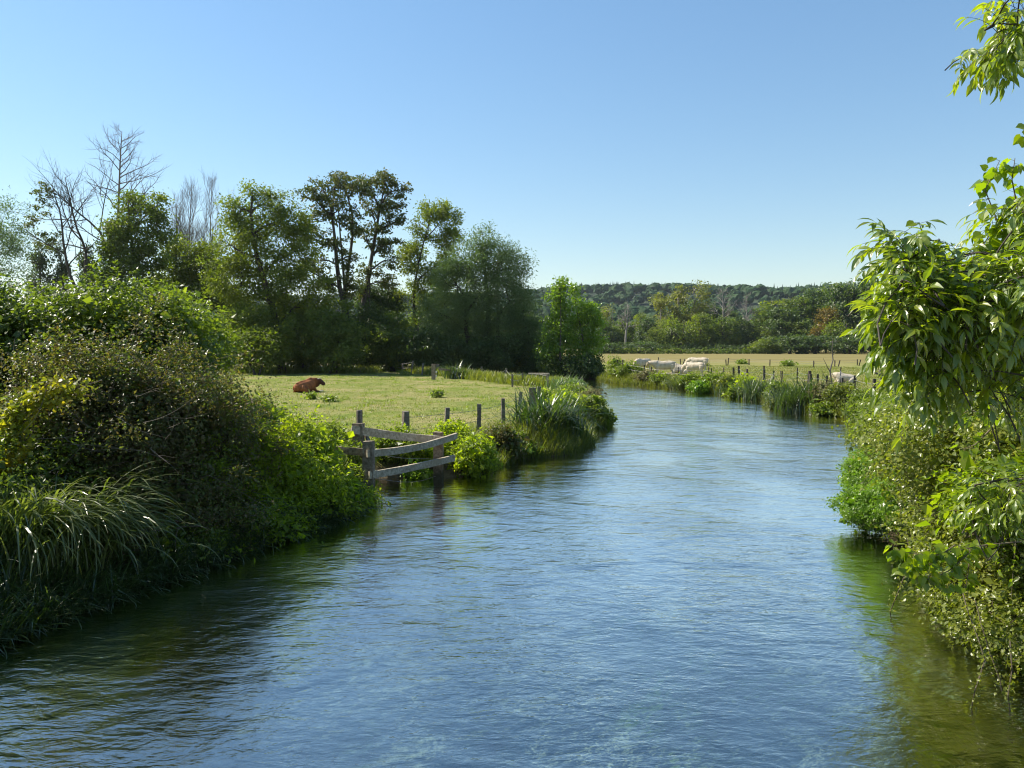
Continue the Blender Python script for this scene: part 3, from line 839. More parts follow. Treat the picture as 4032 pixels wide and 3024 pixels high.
ORD = 'first second third fourth fifth sixth seventh eighth ninth tenth eleventh twelfth thirteenth fourteenth fifteenth sixteenth seventeenth eighteenth nineteenth twentieth'.split()
KN = {'dark_oak': 'dark broadleaf tree', 'green_oak': 'mid green broadleaf tree', 'ashy': 'yellowish green broadleaf tree', 'dark_round': 'wide dark rounded tree',
      'green_round': 'rounded green tree', 'pale_tall': 'tall pale poplar with open crown', 'pale_slim': 'slim pale poplar with sparse crown', 'gold': 'golden brown tree',
      'bush_dark': 'low dark bush', 'bush_green': 'low yellowish green bush', 'bush_pale': 'pale grey green bush'}
far = [  # kind, px, top y, distance, width px
    ('dark_oak', 604, 322, 300, 30), ('green_round', 622, 318, 305, 32), ('ashy', 640, 312, 310, 30), ('pale_slim', 612, 302, 320, 22), ('dark_oak', 648, 318, 296, 30),
    ('pale_tall', 662, 290, 330, 34), ('pale_tall', 676, 283, 335, 38), ('pale_slim', 694, 277, 330, 30), ('green_oak', 690, 300, 345, 46), ('dark_round', 705, 306, 350, 50),
    ('ashy', 668, 318, 290, 34), ('ashy', 656, 328, 282, 22), ('bush_green', 682, 316, 282, 30), ('ashy', 700, 312, 288, 40), ('green_round', 722, 314, 290, 36), ('dark_oak', 736, 318, 296, 34),
    ('dark_round', 728, 312, 350, 44), ('bush_pale', 742, 324, 330, 26), ('dark_oak', 748, 322, 296, 24), ('green_oak', 764, 304, 300, 42), ('ashy', 778, 297, 315, 50), ('dark_round', 784, 310, 290, 48),
    ('green_oak', 800, 296, 310, 48), ('dark_oak', 812, 290, 315, 50), ('green_round', 806, 318, 284, 40), ('gold', 826, 305, 280, 28), ('green_oak', 832, 283, 330, 60), ('dark_round', 846, 288, 300, 54),
    ('gold', 818, 326, 276, 20), ('dark_oak', 862, 282, 300, 60), ('bush_green', 844, 318, 272, 34), ('dark_round', 878, 285, 290, 60), ('green_oak', 905, 280, 290, 70), ('dark_oak', 940, 262, 220, 70), ('green_oak', 975, 258, 215, 80),
    ('dark_round', 1010, 262, 220, 70), ('green_oak', 1050, 260, 225, 80),
    ('bush_dark', 612, 342, 268, 34), ('bush_dark', 640, 341, 270, 30), ('bush_green', 768, 337, 262, 26), ('bush_dark', 790, 335, 262, 44), ('bush_dark', 815, 334, 260, 44), ('bush_dark', 850, 336, 258, 40), ('bush_dark', 880, 338, 256, 40),
    ('ashy', 575, 322, 310, 40), ('dark_oak', 545, 318, 300, 46), ('dark_round', 520, 315, 300, 50), ('green_oak', 490, 312, 300, 50), ('dark_oak', 455, 310, 300, 50), ('green_oak', 420, 310, 300, 50), ('dark_round', 385, 312, 300, 50)]
rng = R(21)
cnt = {}
protodim = {'dark_oak': (13, 16), 'green_oak': (14, 17), 'ashy': (12, 17), 'dark_round': (15, 15), 'green_round': (13, 14), 'pale_tall': (11, 24), 'pale_slim': (8, 22), 'gold': (10, 15), 'bush_dark': (8, 5), 'bush_green': (8, 6), 'bush_pale': (7, 7)}
for kind, px, ty, Y, wpx in sorted(far, key=lambda q: q[1]):
    cnt[kind] = cnt.get(kind, 0) + 1
    Hm = CAM_H + (HOR - ty) / F_PX * Y; wm = wpx * Y / F_PX * 1.1
    bush = kind.startswith('bush')
    p = W(px, 350, Y)
    put_tree(kind, 'far_bush' if bush else ('far_poplar' if 'pale' in kind else 'far_tree'),
             '%s in the %s, %s such from the left' % (KN[kind], 'far hedge line' if bush else 'far wood', ORD[cnt[kind] - 1]),
             p[0], Y, wm / protodim[kind][0], Hm / protodim[kind][1], rng.uniform(0, 6.28), 'bush' if bush else 'tree', 'trees of the far wood' if not bush else 'bushes along the far hedge', z=0)

# bare pale trunks in the far wood
def bare(name, label, base, top, Y, r, rng, lv=3, nch=4, spread=.5, mat='deadwood', upb=.1, frac=.4, group=None, extra=None, lr=.72, start=.3, blen=.26):
    b = W(base[0], base[1], Y); t = W(top[0], top[1], Y)
    b[2] = ground_at(b[0], b[1])
    root = tag(empty(name, b), label, 'tree', group)
    mb = MB(); L = np.linalg.norm(t - b)
    pts = curve(b - [0, 0, .2], b + (t - b) * .92, rng, 0, .02, 12) if extra is None else np.array([W(x, y, Y) for x, y in extra])
    if extra is not None: pts[0][2] = b[2] - .2
    tt = np.linspace(0, 1, len(pts)); rad = r * (1 - .85 * tt); mb.tube(pts, rad, 7)
    seglen = np.linalg.norm(np.diff(pts, axis=0), axis=1).sum()
    nb = nch * 5
    for i in range(nb):
        f = frac + (1 - frac) * (i + rng.random()) / nb
        q = f * (len(pts) - 1); k = min(int(q), len(pts) - 2); p = pts[k] + (pts[k + 1] - pts[k]) * (q - k)
        dd = unit(pts[k + 1] - pts[k]); s = unit(np.cross(dd, rand_dirs(1, rng)[0]))
        grow(mb, p, dd * (1 - spread) + s * spread, seglen * blen * (1.25 - f) * rng.uniform(.7, 1.3), rad[k] * .62, lv - 1, rng, 4, .5, upb, None, 5, .5, lr, start)
    mb.build('trunk', M[mat], root, smooth=True)
    return root


rng = R(31)
for i, (px, ty, lab) in enumerate([(626, 300, 'bare pale grey tree standing clear at the left of the far wood'), (745, 290, 'dead leafless tree rising behind the middle of the far wood'),
                                   (720, 285, 'thin leafless tree reaching the hill line right of the tall pale poplars')]):
    bare('bare_far_tree', lab, (px, 352), (px + 2, ty), 285 + i * 18, .55, rng, 3, 3, .5, 'palebark', frac=.45)

# clipped bramble bank along the far side of the meadow
hb = [(W(px, 345, 262)[0], 262, 0) for px in range(598, 786, 4)]
bl = [(np.array([x, y + math.sin(i), .75]), np.array([1.5, 1.2, 1.0 + .2 * math.sin(i * 1.7)])) for i, (x, y, z) in enumerate(hb)]
rng = R(41)
hl = MB(); Cn, Dn, bi = clusters(bl, 500, rng, (.6, 1), .05); puff(hl, Cn, Dn, 9000, .4, rng, .25, .7, zmin=.02)
tag(hl.build('bramble_bank', M['oak'], origin=(hb[0][0], 262, 0)), 'long low bramble hedge edging the dry far meadow', 'hedge')
bl = [(np.array([x * 1.08, 276 + math.sin(i * 2.1), 1.4 + .5 * math.sin(i * .9)]), np.array([1.7, 1.4, 1.7])) for i, (x, y, z) in enumerate(hb)]
hl = MB(); Cn, Dn, bi = clusters(bl, 500, rng, (.6, 1), .05); puff(hl, Cn, Dn, 9000, .45, rng, .35, .7, zmin=.02)
tag(hl.build('creeper_hedge', M['dark'], origin=(hb[0][0], 276, 0)), 'taller lumpy creeper covered hedge behind the low bramble hedge', 'hedge')

# ------------------------------------------------------------------ trees beyond the left pasture
rng = R(51)
tree('grey_tree', 'thin greyish tree at the far left edge of the tree line', [(2, 225, 24, 28), (14, 245, 16, 30), (2, 270, 24, 26), (-14, 240, 20, 30)], 118, 8, 4200, .26, 'willow', 'bark', rng, .2, 130, .8, .4, shell=(.3, 1), twigs=90)
for px, ty, wpx, w_ in [(41, 243, 13, 'widest and leftmost of the three dark columnar poplars behind the bushes'), (62, 251, 8, 'middle of the three dark columnar poplars, beside the leaning bare trunk'), (88, 249, 9, 'rightmost dark columnar poplar, left of the dense green tree')]:
    Yp = 150; lob = [(px + rng.normal(0, 1), ty + 12 + k * 17, wpx * (.55 + .5 * min(1, (k + 1) / 3)), 17) for k in range(6)]
    tree('columnar_poplar', w_, lob, Yp, px, 4200, .33, 'lombardy', 'bark', rng, .3, 150, .45, .6, group='columnar poplars behind the tree line', shell=(.4, 1), up=.2, droop=-.8, flat=1.6)

# leaning bare trunks with tufts
YB = 92
r1 = bare('leaning_bare_tree', 'bare tree with curved trunk and brown leaf tufts on its left side', (82, 330), (52, 183), YB, .24, rng, 2, 2, .55, 'bark', frac=.35,
          extra=[(84, 362), (82, 325), (79, 296), (70, 275), (66, 259), (63, 240), (62, 225), (60, 212), (55, 197), (52, 184)])
tf = MB(); s = YB / F_PX
tc = np.array([W(x, y, YB + rng.normal(0, .5)) for x, y in [(44, 184), (48, 190), (50, 196), (38, 192), (42, 200), (50, 205), (36, 207), (46, 214), (32, 217), (36, 221), (30, 225), (44, 234), (50, 240), (55, 240), (40, 244), (50, 248), (58, 234)]])
puff(tf, tc, unit(np.tile([-1, 0, .3], (len(tc), 1))), 1500, .24, rng, .33, .7, flat=.5, zmin=1)
tf.build('crown', M['alder'], r1)
bare('leaning_bare_tree', 'bare tree with pointed leafless top, right of the one with brown tufts', (88, 330), (65, 176), YB + 3, .22, rng, 3, 2, .5, 'bark', frac=.3,
     extra=[(90, 362), (88, 320), (85, 275), (86, 252), (82, 240), (77, 229), (73, 214), (70, 200), (67, 187), (65, 177)])
bare('leaning_bare_tree', 'bare trunk leaning far left out of the dense green tree', (118, 330), (55, 191), YB + 1, .2, rng, 3, 2, .5, 'bark', frac=.35,
     extra=[(122, 362), (118, 310), (112, 265), (107, 246), (100, 232), (90, 222), (80, 214), (70, 205), (61, 196), (54, 189)])
bare('tall_bare_tree', 'tallest leafless tree rising above the dense green tree', (119, 330), (122, 131), YB + 6, .22, rng, 3, 6, .62, 'deadwood', frac=.34, blen=.17, extra=[(120, 362), (119, 300), (119, 250), (118, 215), (119, 190), (120, 165), (121, 148), (122, 131)], upb=.05, lr=.6)
for k, (a, b, lab) in enumerate([(192, 176, 'leafless tree with upright twigs, left of a pair above the olive bushes'), (212, 170, 'leafless tree with upright twigs, right of a pair beside the tall ash'), (177, 190, 'small leafless tree just right of the dense green tree')]):
    bare('twiggy_bare_tree', lab, (a - 4, 330), (a, b), 104 + k * 2, .2, rng, 4, 3, .4, 'deadwood', frac=.4, upb=.25)

tree('dense_tree', 'dense dark green tree round the foot of the tallest bare one', [(128, 200, 14, 14), (120, 225, 16, 18), (142, 215, 16, 20), (158, 205, 11, 14), (160, 230, 12, 22), (130, 250, 22, 22), (148, 262, 22, 24), (112, 262, 16, 22), (128, 295, 28, 30), (105, 300, 20, 28)],
     90, 130, 15000, .22, 'oak', 'bark', rng, .28, 240, .5, .7, shell=(.35, 1), twigs=90)
tree('olive_tree', 'olive green tree below the pair of leafless twiggy trees', [(190, 268, 18, 22), (208, 260, 16, 20), (218, 285, 20, 24), (190, 300, 22, 26), (168, 290, 16, 22), (176, 250, 10, 14)], 96, 195, 12000, .23, 'ashtree', 'bark', rng, .25, 200, .55, .6, shell=(.3, 1), twigs=80)
tree('big_ash_tree', 'broad yellowish green tree with a pointed top, left of the tall dark trees', [(252, 192, 9, 12), (240, 212, 18, 18), (268, 205, 18, 16), (288, 222, 18, 20), (258, 235, 26, 22), (232, 245, 20, 22), (300, 250, 18, 26), (270, 265, 28, 26), (240, 285, 24, 28), (290, 292, 30, 30), (260, 320, 34, 26), (300, 325, 30, 28), (318, 300, 20, 24), (225, 275, 20, 24), (240, 330, 26, 26)],
     82, 282, 25000, .21, 'ashtree', 'bark', rng, .35, 380, .5, .55, shell=(.35, 1), twigs=150)
# the tall dark trees with visible trunks
tree('tall_dark_tree', 'tall dark tree with bare upright trunks and ragged top, left of two', [(322, 190, 16, 12), (340, 182, 16, 11), (356, 186, 14, 12), (306, 198, 10, 9), (316, 214, 14, 12), (338, 210, 18, 14), (352, 222, 16, 13), (312, 236, 14, 13), (336, 240, 14, 12), (318, 262, 14, 12), (345, 258, 12, 10), (326, 282, 14, 10), (350, 285, 12, 12), (338, 300, 18, 10), (304, 268, 10, 12)],
     88, 352, 6200, .21, 'alder', 'bark', rng, .30, 210, .34, .7, trunk_pts=[(352, 362), (350, 335), (346, 310), (340, 290), (337, 265), (335, 240), (332, 215), (334, 190)], multi=3, base_spread=1.2, shell=(.3, 1), twigs=130, flat=.55)
tree('tall_dark_tree', 'tall dark tree with spreading crown, nearest the pale ash', [(370, 184, 14, 11), (386, 180, 14, 10), (400, 190, 9, 7), (392, 202, 15, 11), (372, 208, 15, 13), (390, 222, 16, 12), (366, 232, 12, 11), (380, 246, 12, 10), (404, 214, 8, 6), (396, 262, 10, 7), (370, 270, 12, 8), (385, 282, 12, 9), (364, 288, 12, 10), (398, 240, 8, 6)],
     91, 362, 4600, .21, 'alder', 'bark', rng, .28, 170, .32, .7, trunk_pts=[(362, 362), (361, 330), (363, 305), (368, 280), (372, 255), (376, 232), (380, 208), (385, 185)], multi=2, base_spread=1.0, shell=(.3, 1), twigs=130, flat=.55)
tree('pale_ash_tree', 'open crowned ash between the dark trees and the round willow', [(432, 212, 14, 12), (448, 216, 11, 13), (420, 228, 13, 11), (440, 236, 16, 12), (418, 250, 12, 12), (425, 275, 14, 16), (410, 300, 16, 18), (430, 310, 16, 20), (448, 262, 14, 18), (452, 238, 10, 12), (408, 262, 12, 16), (440, 292, 18, 20)],
     95, 425, 10500, .22, 'ashtree', 'bark', rng, .2, 170, .45, .5, shell=(.3, 1), twigs=90)
tree('round_willow', 'large rounded grey green willow at the right end of the tree line', [(482, 245, 15, 16), (470, 262, 20, 20), (498, 262, 18, 22), (515, 268, 13, 20), (455, 285, 22, 26), (480, 295, 26, 28), (508, 298, 22, 28), (524, 310, 14, 26), (440, 315, 22, 28), (470, 335, 34, 30), (505, 338, 30, 28), (530, 340, 12, 22)],
     86, 482, 34000, .23, 'willow', 'bark', rng, .35, 480, .55, .28, tpl='leaf', multi=4, base_spread=1.5, shell=(.4, 1), twigs=120, up=.3, droop=.1)
# understorey
for px, py, rx, ry, Y, leaf, lab in [
        (185, 335, 24, 26, 86, 'oak', 'dark bush under the olive tree at the left of the pasture edge'), (222, 340, 24, 26, 86, 'dark', 'dark bush between the olive tree and the big ash'), (262, 348, 26, 20, 78, 'ashtree', 'green bush at the foot of the big ash'),
        (305, 335, 28, 32, 83, 'ashtree', 'tall rounded green bush right of the big ash trunk'), (335, 338, 26, 32, 80, 'oak', 'broad green bush in front of the tall dark trunks'), (368, 335, 22, 30, 88, 'dark', 'dark bush behind the fence under the ragged tall tree'),
        (395, 340, 22, 26, 86, 'oak', 'green leaved bush between the dark trees and the willow'), (425, 348, 22, 20, 84, 'dark', 'low dark bush at the left foot of the willow'), (380, 300, 18, 18, 95, 'dark', 'ivy covered thicket halfway up behind the pale ash'),
        (462, 352, 20, 18, 88, 'willow', 'grey green bush under the left half of the willow'), (490, 355, 22, 16, 84, 'dark', 'low dark bush under the middle of the willow'), (518, 352, 18, 20, 87, 'oak', 'green bush under the right edge of the willow'), (540, 345, 12, 14, 100, 'dark', 'dark bush seen between the willow and the poplars'), (230, 310, 24, 26, 98, 'dark', 'dark thicket behind the olive tree'), (150, 335, 34, 30, 95, 'dark', 'dark thicket behind the bramble hedge'), (80, 330, 50, 28, 100, 'dark', 'long dark thicket below the columnar poplars'), (15, 325, 40, 32, 100, 'oak', 'dark bush under the thin grey tree')]:
    tree('understorey_bush', lab, [(px + rng.normal(0, rx * .4), py + rng.normal(0, ry * .25), rx * .65, ry * .7) for _ in range(5)] + [(px, py, rx, ry), (px, 352, rx, 14)], Y, px, 6500, .22, leaf, 'bark', rng, .12, 150, .45, .6,
         group='bushes along the pasture edge', cat='bush', shell=(.45, 1), twigs=30, multi=3)
# young poplar clump at the river bend
tree('young_poplar', 'upright bright green young poplar clump by the river bend', [(560, 285, 6, 9), (556, 300, 9, 12), (563, 315, 11, 14), (552, 325, 10, 14), (560, 340, 14, 16), (550, 352, 12, 10)],
     81, 561, 3600, .165, 'poplar', 'bark', rng, .10, 150, .33, .8, shell=(.3, 1), up=.3)
tree('young_poplar', 'rounder darker green poplar beside the upright one at the bend', [(574, 292, 4, 9), (582, 312, 12, 12), (594, 318, 10, 14), (576, 334, 12, 14), (594, 342, 9, 14), (582, 355, 15, 14), (570, 362, 12, 12)],
     82, 582, 5200, .165, 'poplar', 'bark', rng, .10, 190, .34, .8, shell=(.3, 1), up=.3)
for px, py, rx, ry, Y, leaf, lab in [(580, 368, 20, 12, 81, 'dark', 'dark bush overhanging the water at the foot of the poplars'), (552, 368, 9, 10, 80.5, 'oak', 'small green bush left of the poplar foot'), (538, 366, 10, 7, 84, 'dark', 'low dark bush between the willow and the poplars')]:
    tree('waterside_bush', lab, [(px + rng.normal(0, rx * .4), py + rng.normal(0, 3), rx * .6, ry * .7) for _ in range(4)] + [(px, py, rx, ry)], Y, px, 4200, .18, leaf, 'bark', rng, .06, 110, .3, .7, cat='bush', multi=3, twigs=15, group='bushes at the foot of the poplars', zbase=-.5)

# ------------------------------------------------------------------ bank vegetation
rng = R(61)
def sample_bank(n, dlo, dhi, xr, yr, rng, cond=None):
    out = []; k = 0
    while k < n:
        x = rng.uniform(*xr, 20000); y = rng.uniform(*yr, 20000); d = sdist(x, y)
        ok = (d > dlo) & (d < dhi)
        if cond is not None: ok &= cond(x, y)
        out.append(np.stack([x[ok], y[ok]], 1)); k += ok.sum()
    return np.concatenate(out)[:n]


def grass_mass(name, P, L, wd, leaf, rng, kind='stuff', lean=(.02, .5), bend=(.3, 1.4), k=4):
    mb = MB(); z = np.maximum(ground_z(P[:, 0], P[:, 1]), WATER_Z - .02); n = len(P)
    mb.blades(np.stack([P[:, 0], P[:, 1], z], 1), rng.uniform(0, TAU, n), L * rng.uniform(.4, 1.15, n), wd * rng.uniform(.6, 1.3, n), rng.uniform(*lean, n), rng.uniform(*bend, n), k, .5, rng)
    return tag(mb.build(name, M[leaf]), kind=kind)


notbeach = lambda x, y: ~((np.abs(x + 2.7) < 1.5) & (np.abs(y - 20.3) < 1.3))
grass_mass('left_bank_grass', sample_bank(62000, -.05, 2.1, (-5.5, 7), (17.3, 62), rng, lambda x, y: notbeach(x, y) & (x < 6.5 - 0 * y)), .62, .017, 'tallgrass', rng)
grass_mass('right_bank_grass', sample_bank(62000, -.05, 2.4, (8.5, 22), (24, 78), rng), .60, .030, 'tallgrass', rng)
grass_mass('fence_line_grass', np.stack([(lambda t: (2.6 + (-14.6 - 2.6) * t))(t_ := rng.random(16000)) + rng.normal(0, .5, 16000), 55 + (92 - 55) * t_ + rng.normal(0, .8, 16000)], 1), .9, .05, 'tallgrass', rng)
P = np.stack([rng.uniform(-34, -12, 9000), rng.uniform(70, 95, 9000)], 1)
grass_mass('pasture_edge_grass', np.stack([rng.uniform(-42, -14, 12000), 84 + rng.normal(0, 1.6, 12000)], 1), .9, .07, 'tallgrass', rng)
pc = np.stack([rng.uniform(-26, 2, 900), 20 + 68 * rng.random(900)], 1); pc = pc[sdist(pc[:, 0], pc[:, 1]) > .8]
grass_mass('rough_grass_tufts', (pc[rng.integers(0, len(pc), 26000)] + rng.normal(0, .11, (26000, 2)) * np.array([1.5, 1])), .17, .022, 'herb', rng, lean=(.1, .8), k=2)
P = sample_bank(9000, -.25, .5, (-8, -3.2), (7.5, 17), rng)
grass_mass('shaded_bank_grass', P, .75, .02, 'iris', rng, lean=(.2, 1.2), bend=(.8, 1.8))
n = 110000
yv = 19 + 62 * rng.random(n) ** 1.6; xv = rng.uniform(-1, 1, n) * 14 - 4
P = np.stack([xv * (yv / 40 + .4), yv], 1); P = P[(sdist(P[:, 0], P[:, 1]) > .5)]
grass_mass('pasture_grass', P, .085, .022, 'grass', rng, lean=(.1, .8), k=2)
P = np.stack([rng.uniform(12, 46, 60000), rng.uniform(36, 110, 60000)], 1); P = P[(sdist(P[:, 0], P[:, 1]) > 1.5)]
grass_mass('meadow_grass', P, .16, .05, 'grass', rng, lean=(.1, .8), k=2)


def herb_clump(name, label, px, y_top, Y, wpx, leaf, rng, n=1500, L=.075, group='leafy plants along the river bank', tpl='leaf', cat='plant', base=None, sigma=.10, heads=0):
    """a leafy clump wpx wide at distance Y, rooted on the bank"""
    p = W(px, 400, Y); s = Y / F_PX
    z0 = max(ground_at(p[0], Y), WATER_Z) if base is None else base
    zt = CAM_H - (y_top - HOR) / F_PX * Y
    hgt = max(.3, zt - z0); rw = wpx * s / 2
    bl = [(np.array([p[0] + rng.normal(0, rw * .35), Y + rng.normal(0, rw * .3), z0 + hgt * rng.uniform(.3, .6)]), np.array([rw * .55, rw * .5, hgt * .38])) for _ in range(4)]
    bl.append((np.array([p[0], Y, z0 + hgt * .35]), np.array([rw * .95, rw * .8, hgt * .42]))); bl.append((np.array([p[0] + rng.normal(0, rw * .2), Y, z0 + hgt * .72]), np.array([rw * .5, rw * .45, hgt * .28])))
    return shrub(name, label, bl, n, L, leaf, rng, ncl=70, sigma=sigma, wr=.45, tpl=tpl, stems=26, cat=cat, group=group, zmin=z0 + .0, bark='stemgreen', stem_r=.008, root_at=(p[0], Y, z0))


LB = [  # left bank: px, top y, distance, width px, leaf, leaves, label
    (402, 427, 21.2, 56, 'herb', 3800, 'leafy clump behind the top rail of the timber fence'), (452, 421, 21.6, 46, 'nettle', 3600, 'bright green nettles behind the right fence post'),
    (474, 432, 20.9, 50, 'nettle', 4600, 'bright leafy nettle clump at the water, right of the timber fence'), (430, 446, 21.4, 40, 'nettle', 2600, 'green nettles low behind the lower rail'),
    (497, 425, 23.2, 34, 'fruiting', 2800, 'brownish dock clump beside the bright nettles'), (515, 432, 24.2, 26, 'herb', 1900, 'dull green clump left of the big iris'), (506, 448, 23.6, 34, 'seedhead', 1300, 'dry straw coloured clump at the water edge'),
    (348, 437, 18.3, 44, 'herb', 3800, 'leafy clump in front of the left fence post'), (330, 420, 20.0, 36, 'herb', 2600, 'green clump between the bramble slope and the pasture'), (353, 462, 17.6, 34, 'herb', 2600, 'grassy clump at the foot of the left post'),
    (562, 392, 32.5, 44, 'nettle', 3400, 'bright green clump behind the big iris'), (590, 396, 33.4, 40, 'herb', 3200, 'green clump at the tip of the left bank'), (600, 410, 33.6, 24, 'herb', 1800, 'small bushy plant leaning over the water at the bank tip'),
    (545, 388, 37, 26, 'nettle', 1800, 'bright clump around the thick bank post'), (572, 384, 42, 36, 'herb', 2200, 'green clump on the bank past the thick post'), (590, 388, 40, 22, 'seedhead', 900, 'straw coloured clump on the left bank top'),
    (578, 380, 52, 22, 'willow', 1400, 'silvery clump where the river narrows'), (420, 471, 20.45, 26, 'cress', 700, 'low green weeds on the muddy beach'), (520, 457, 24.1, 30, 'cress', 900, 'yellow green water weed below the iris')]
for px, yt, Y, wpx, leaf, n_, lab in LB:
    herb_clump('bank_clump', lab, px, yt, Y, wpx, leaf, rng, n_, .075 if Y < 30 else .10, group='leafy plants on the left bank')
RB = [(618, 355, 74, 26, 'herb', 3000, 'green bush on the right bank beside the poplars'), (632, 361, 72, 26, 'herb', 2600, 'bushy plant left of the grazing white cows'), (648, 370, 68, 20, 'seedhead', 1300, 'greyish seedy clump in front of the first white cow'),
      (662, 374, 66, 22, 'herb', 2200, 'green clump below the largest white cow'), (676, 376, 63, 20, 'tallgrass', 1500, 'grassy clump at the bank below the cows'), (692, 374, 61, 24, 'herb', 2400, 'green clump below the rightmost standing cow'),
      (700, 380, 57, 22, 'cress', 1800, 'low bright clump at the water, first past the cows'), (712, 374, 58, 24, 'herb', 2200, 'olive clump on the right bank, first past the cows'), (727, 375, 56, 24, 'tallgrass', 2000, 'dull grassy clump on the right bank, second past the cows'), (742, 376, 53, 24, 'nettle', 2200, 'bright clump left of the dark iris'),
      (738, 388, 51.5, 20, 'herb', 1600, 'low clump at the water left of the dark iris'), (778, 380, 46, 26, 'herb', 2400, 'green clump between the two irises'), (776, 398, 43, 20, 'tallgrass', 1500, 'low grassy clump at the water between the irises'), (824, 382, 40, 28, 'seedhead', 1700, 'dry seedy clump right of the big right bank iris'),
      (842, 384, 39, 34, 'tallgrass', 3000, 'rounded grassy clump before the overhanging bushes'), (826, 402, 38.8, 26, 'herb', 2000, 'low herb clump at the water right of the big iris'),
      (865, 390, 34, 40, 'herb', 3600, 'green clump where the right bank meets the thicket'), (885, 398, 27, 46, 'herb', 4200, 'leafy clump behind the watercress on the right bank')]
for px, yt, Y, wpx, leaf, n_, lab in RB:
    herb_clump('bank_clump', lab, px, yt, Y, wpx, leaf, rng, n_, .12 if Y > 50 else .1, group='leafy plants on the right bank', sigma=.16)


def px_spot(px, Y): return W(px, 400, Y)[0]


tussock('water_iris', 'big dark iris tussock arching over the water on the left bank', [(px_spot(545, 26.3), 26.3, 3), (px_spot(556, 26.8), 26.8, 2), (px_spot(532, 25.6), 25.6, 2), (px_spot(572, 27), 27, 1.5)], rng, 620, 1.85, 'iris', lean=(.05, .6), bend=(.3, 2.4), wd=.050, spread=.34, cat='iris')
tussock('water_iris', 'smaller pale iris tuft behind the gate of the left pasture', [(px_spot(457, 68), 68, 1)], rng, 160, 1.9, 'iris', lean=(.1, .5), bend=(.5, 1.9), wd=.09, spread=.5, cat='iris')
tussock('water_iris', 'dark iris with white glints on the right bank', [(px_spot(760, 49.8), 49.8, 2), (px_spot(752, 50.5), 50.5, 1)], rng, 420, 1.7, 'iris', lean=(.05, .6), bend=(.3, 2.0), wd=.05, spread=.42, cat='iris')
tussock('water_iris', 'tall upright iris tussock on the right bank', [(px_spot(797, 41), 41, 3), (px_spot(786, 41.5), 41.5, 1.5), (px_spot(808, 40.6), 40.6, 1.5)], rng, 850, 1.75, 'iris', lean=(.02, .5), bend=(.2, 1.7), wd=.045, spread=.4, cat='iris')
tussock('water_iris', 'small iris on the right bank below the lone post', [(px_spot(727, 55), 55, 1)], rng, 200, 1.3, 'iris', lean=(.05, .6), bend=(.4, 1.9), wd=.055, spread=.4, cat='iris')
tussock('reed_tuft', 'pale arching reed tuft below the white cows', [(px_spot(680, 61.5), 61.5, 1)], rng, 160, 1.5, 'sedge', az=math.pi, azs=.8, lean=(.1, .6), bend=(.8, 1.9), wd=.06, spread=.4)
tussock('reed_tuft', 'silvery reed tuft at the narrow bend', [(px_spot(566, 50), 50, 1)], rng, 240, 1.3, 'willow', lean=(.05, .6), bend=(.3, 1.4), wd=.05, spread=.6)

for nm_, px0, px1, y0_, y1_, n_, lab in [('river_weed', 140, 240, 608, 650, 330, 'yellow green weed streaming under the surface in the dark water at the left'), ('river_weed', 900, 985, 690, 765, 300, 'green weed bed under the clear water at the lower right')]:
    c0 = onplane((px0 + px1) / 2, (y0_ + y1_) / 2, -.72); mb = MB()
    pp_ = np.array([onplane(rng.uniform(px0, px1), rng.uniform(y0_, y1_), -.72) for _ in range(n_)]); pp_[:, 2] = rng.uniform(-.80, -.66, n_)
    mb.blades(pp_, rng.normal(-1.5, .35, n_), rng.uniform(.25, .6, n_), rng.uniform(.012, .03, n_), 1.5, rng.normal(.06, .05, n_), 5, .5, rng)
    tag(mb.build(nm_, M['tallgrass'], origin=c0), lab, 'water weed')

# ------------------------------------------------------------------ left thicket
rng = R(71)
B = blob_px
shrub('bramble_hedge', 'wide leafy bramble hedge along the top left', [B(-20, 350, 17, 2, 1.5, 1.5), B(25, 345, 17, 1.6, 1.5, 1.3), B(72, 352, 17, 1.5, 1.4, 1.45), B(118, 344, 17, 1.5, 1.4, 1.35), B(160, 345, 17.6, 1.2, 1.2, 1.25), B(60, 430, 17, 3.2, 1.6, 1.8), B(-20, 440, 16, 2, 1.4, 2)],
      56000, .088, 'bramble', rng, 900, .17, .62, stems=260, cat='hedge', stem_r=.012, shoots=420, shoot_len=.75, wob=.30, inner_n=.4)
shrub('elder_bush', 'lighter yellowish green bush with hanging sprays right of the bramble hedge', [B(192, 325, 20, .75, .8, .75), B(208, 345, 20, .62, .8, .8), B(180, 365, 19.5, 1.0, .9, 1.0), B(176, 308, 20.5, .5, .5, .5), B(190, 400, 20, 1.0, .9, .8)], 11000, .10, 'herb', rng, 260, .17, .5, tpl='ovate', stems=110, shell=(.3, 1), inner_n=.05, shoots=110, shoot_len=.8)
shrub('russet_bush', 'large dark domed bush with russet tinged top on the left bank', [B(130, 435, 14, 1.9, 1.5, 1.85), B(188, 450, 14.6, 1.6, 1.3, 1.5), B(70, 430, 13.6, 1.25, 1.1, 1.5), B(150, 520, 13.2, 1.7, 1.1, 1.1), B(198, 430, 15.2, .8, .9, .85)],
      70000, .060, 'fruiting', rng, 1500, .13, .6, tpl='leaf', stems=420, stem_r=.010, shoots=420, shoot_len=.6, inner_n=.5, wob=.32)
shrub('shade_bush', 'dark leafy bush hanging low over the water behind the sedges', [B(10, 505, 12.2, 1.3, 1.1, 1.5), B(70, 560, 12.2, 1.4, .9, .9), B(150, 565, 12.4, 1.4, .7, .75), B(-30, 540, 11, 1.2, 1, 1.4)], 24000, .065, 'bramble', rng, 420, .15, .6, tpl='leaf', stems=160, inner_n=.5)
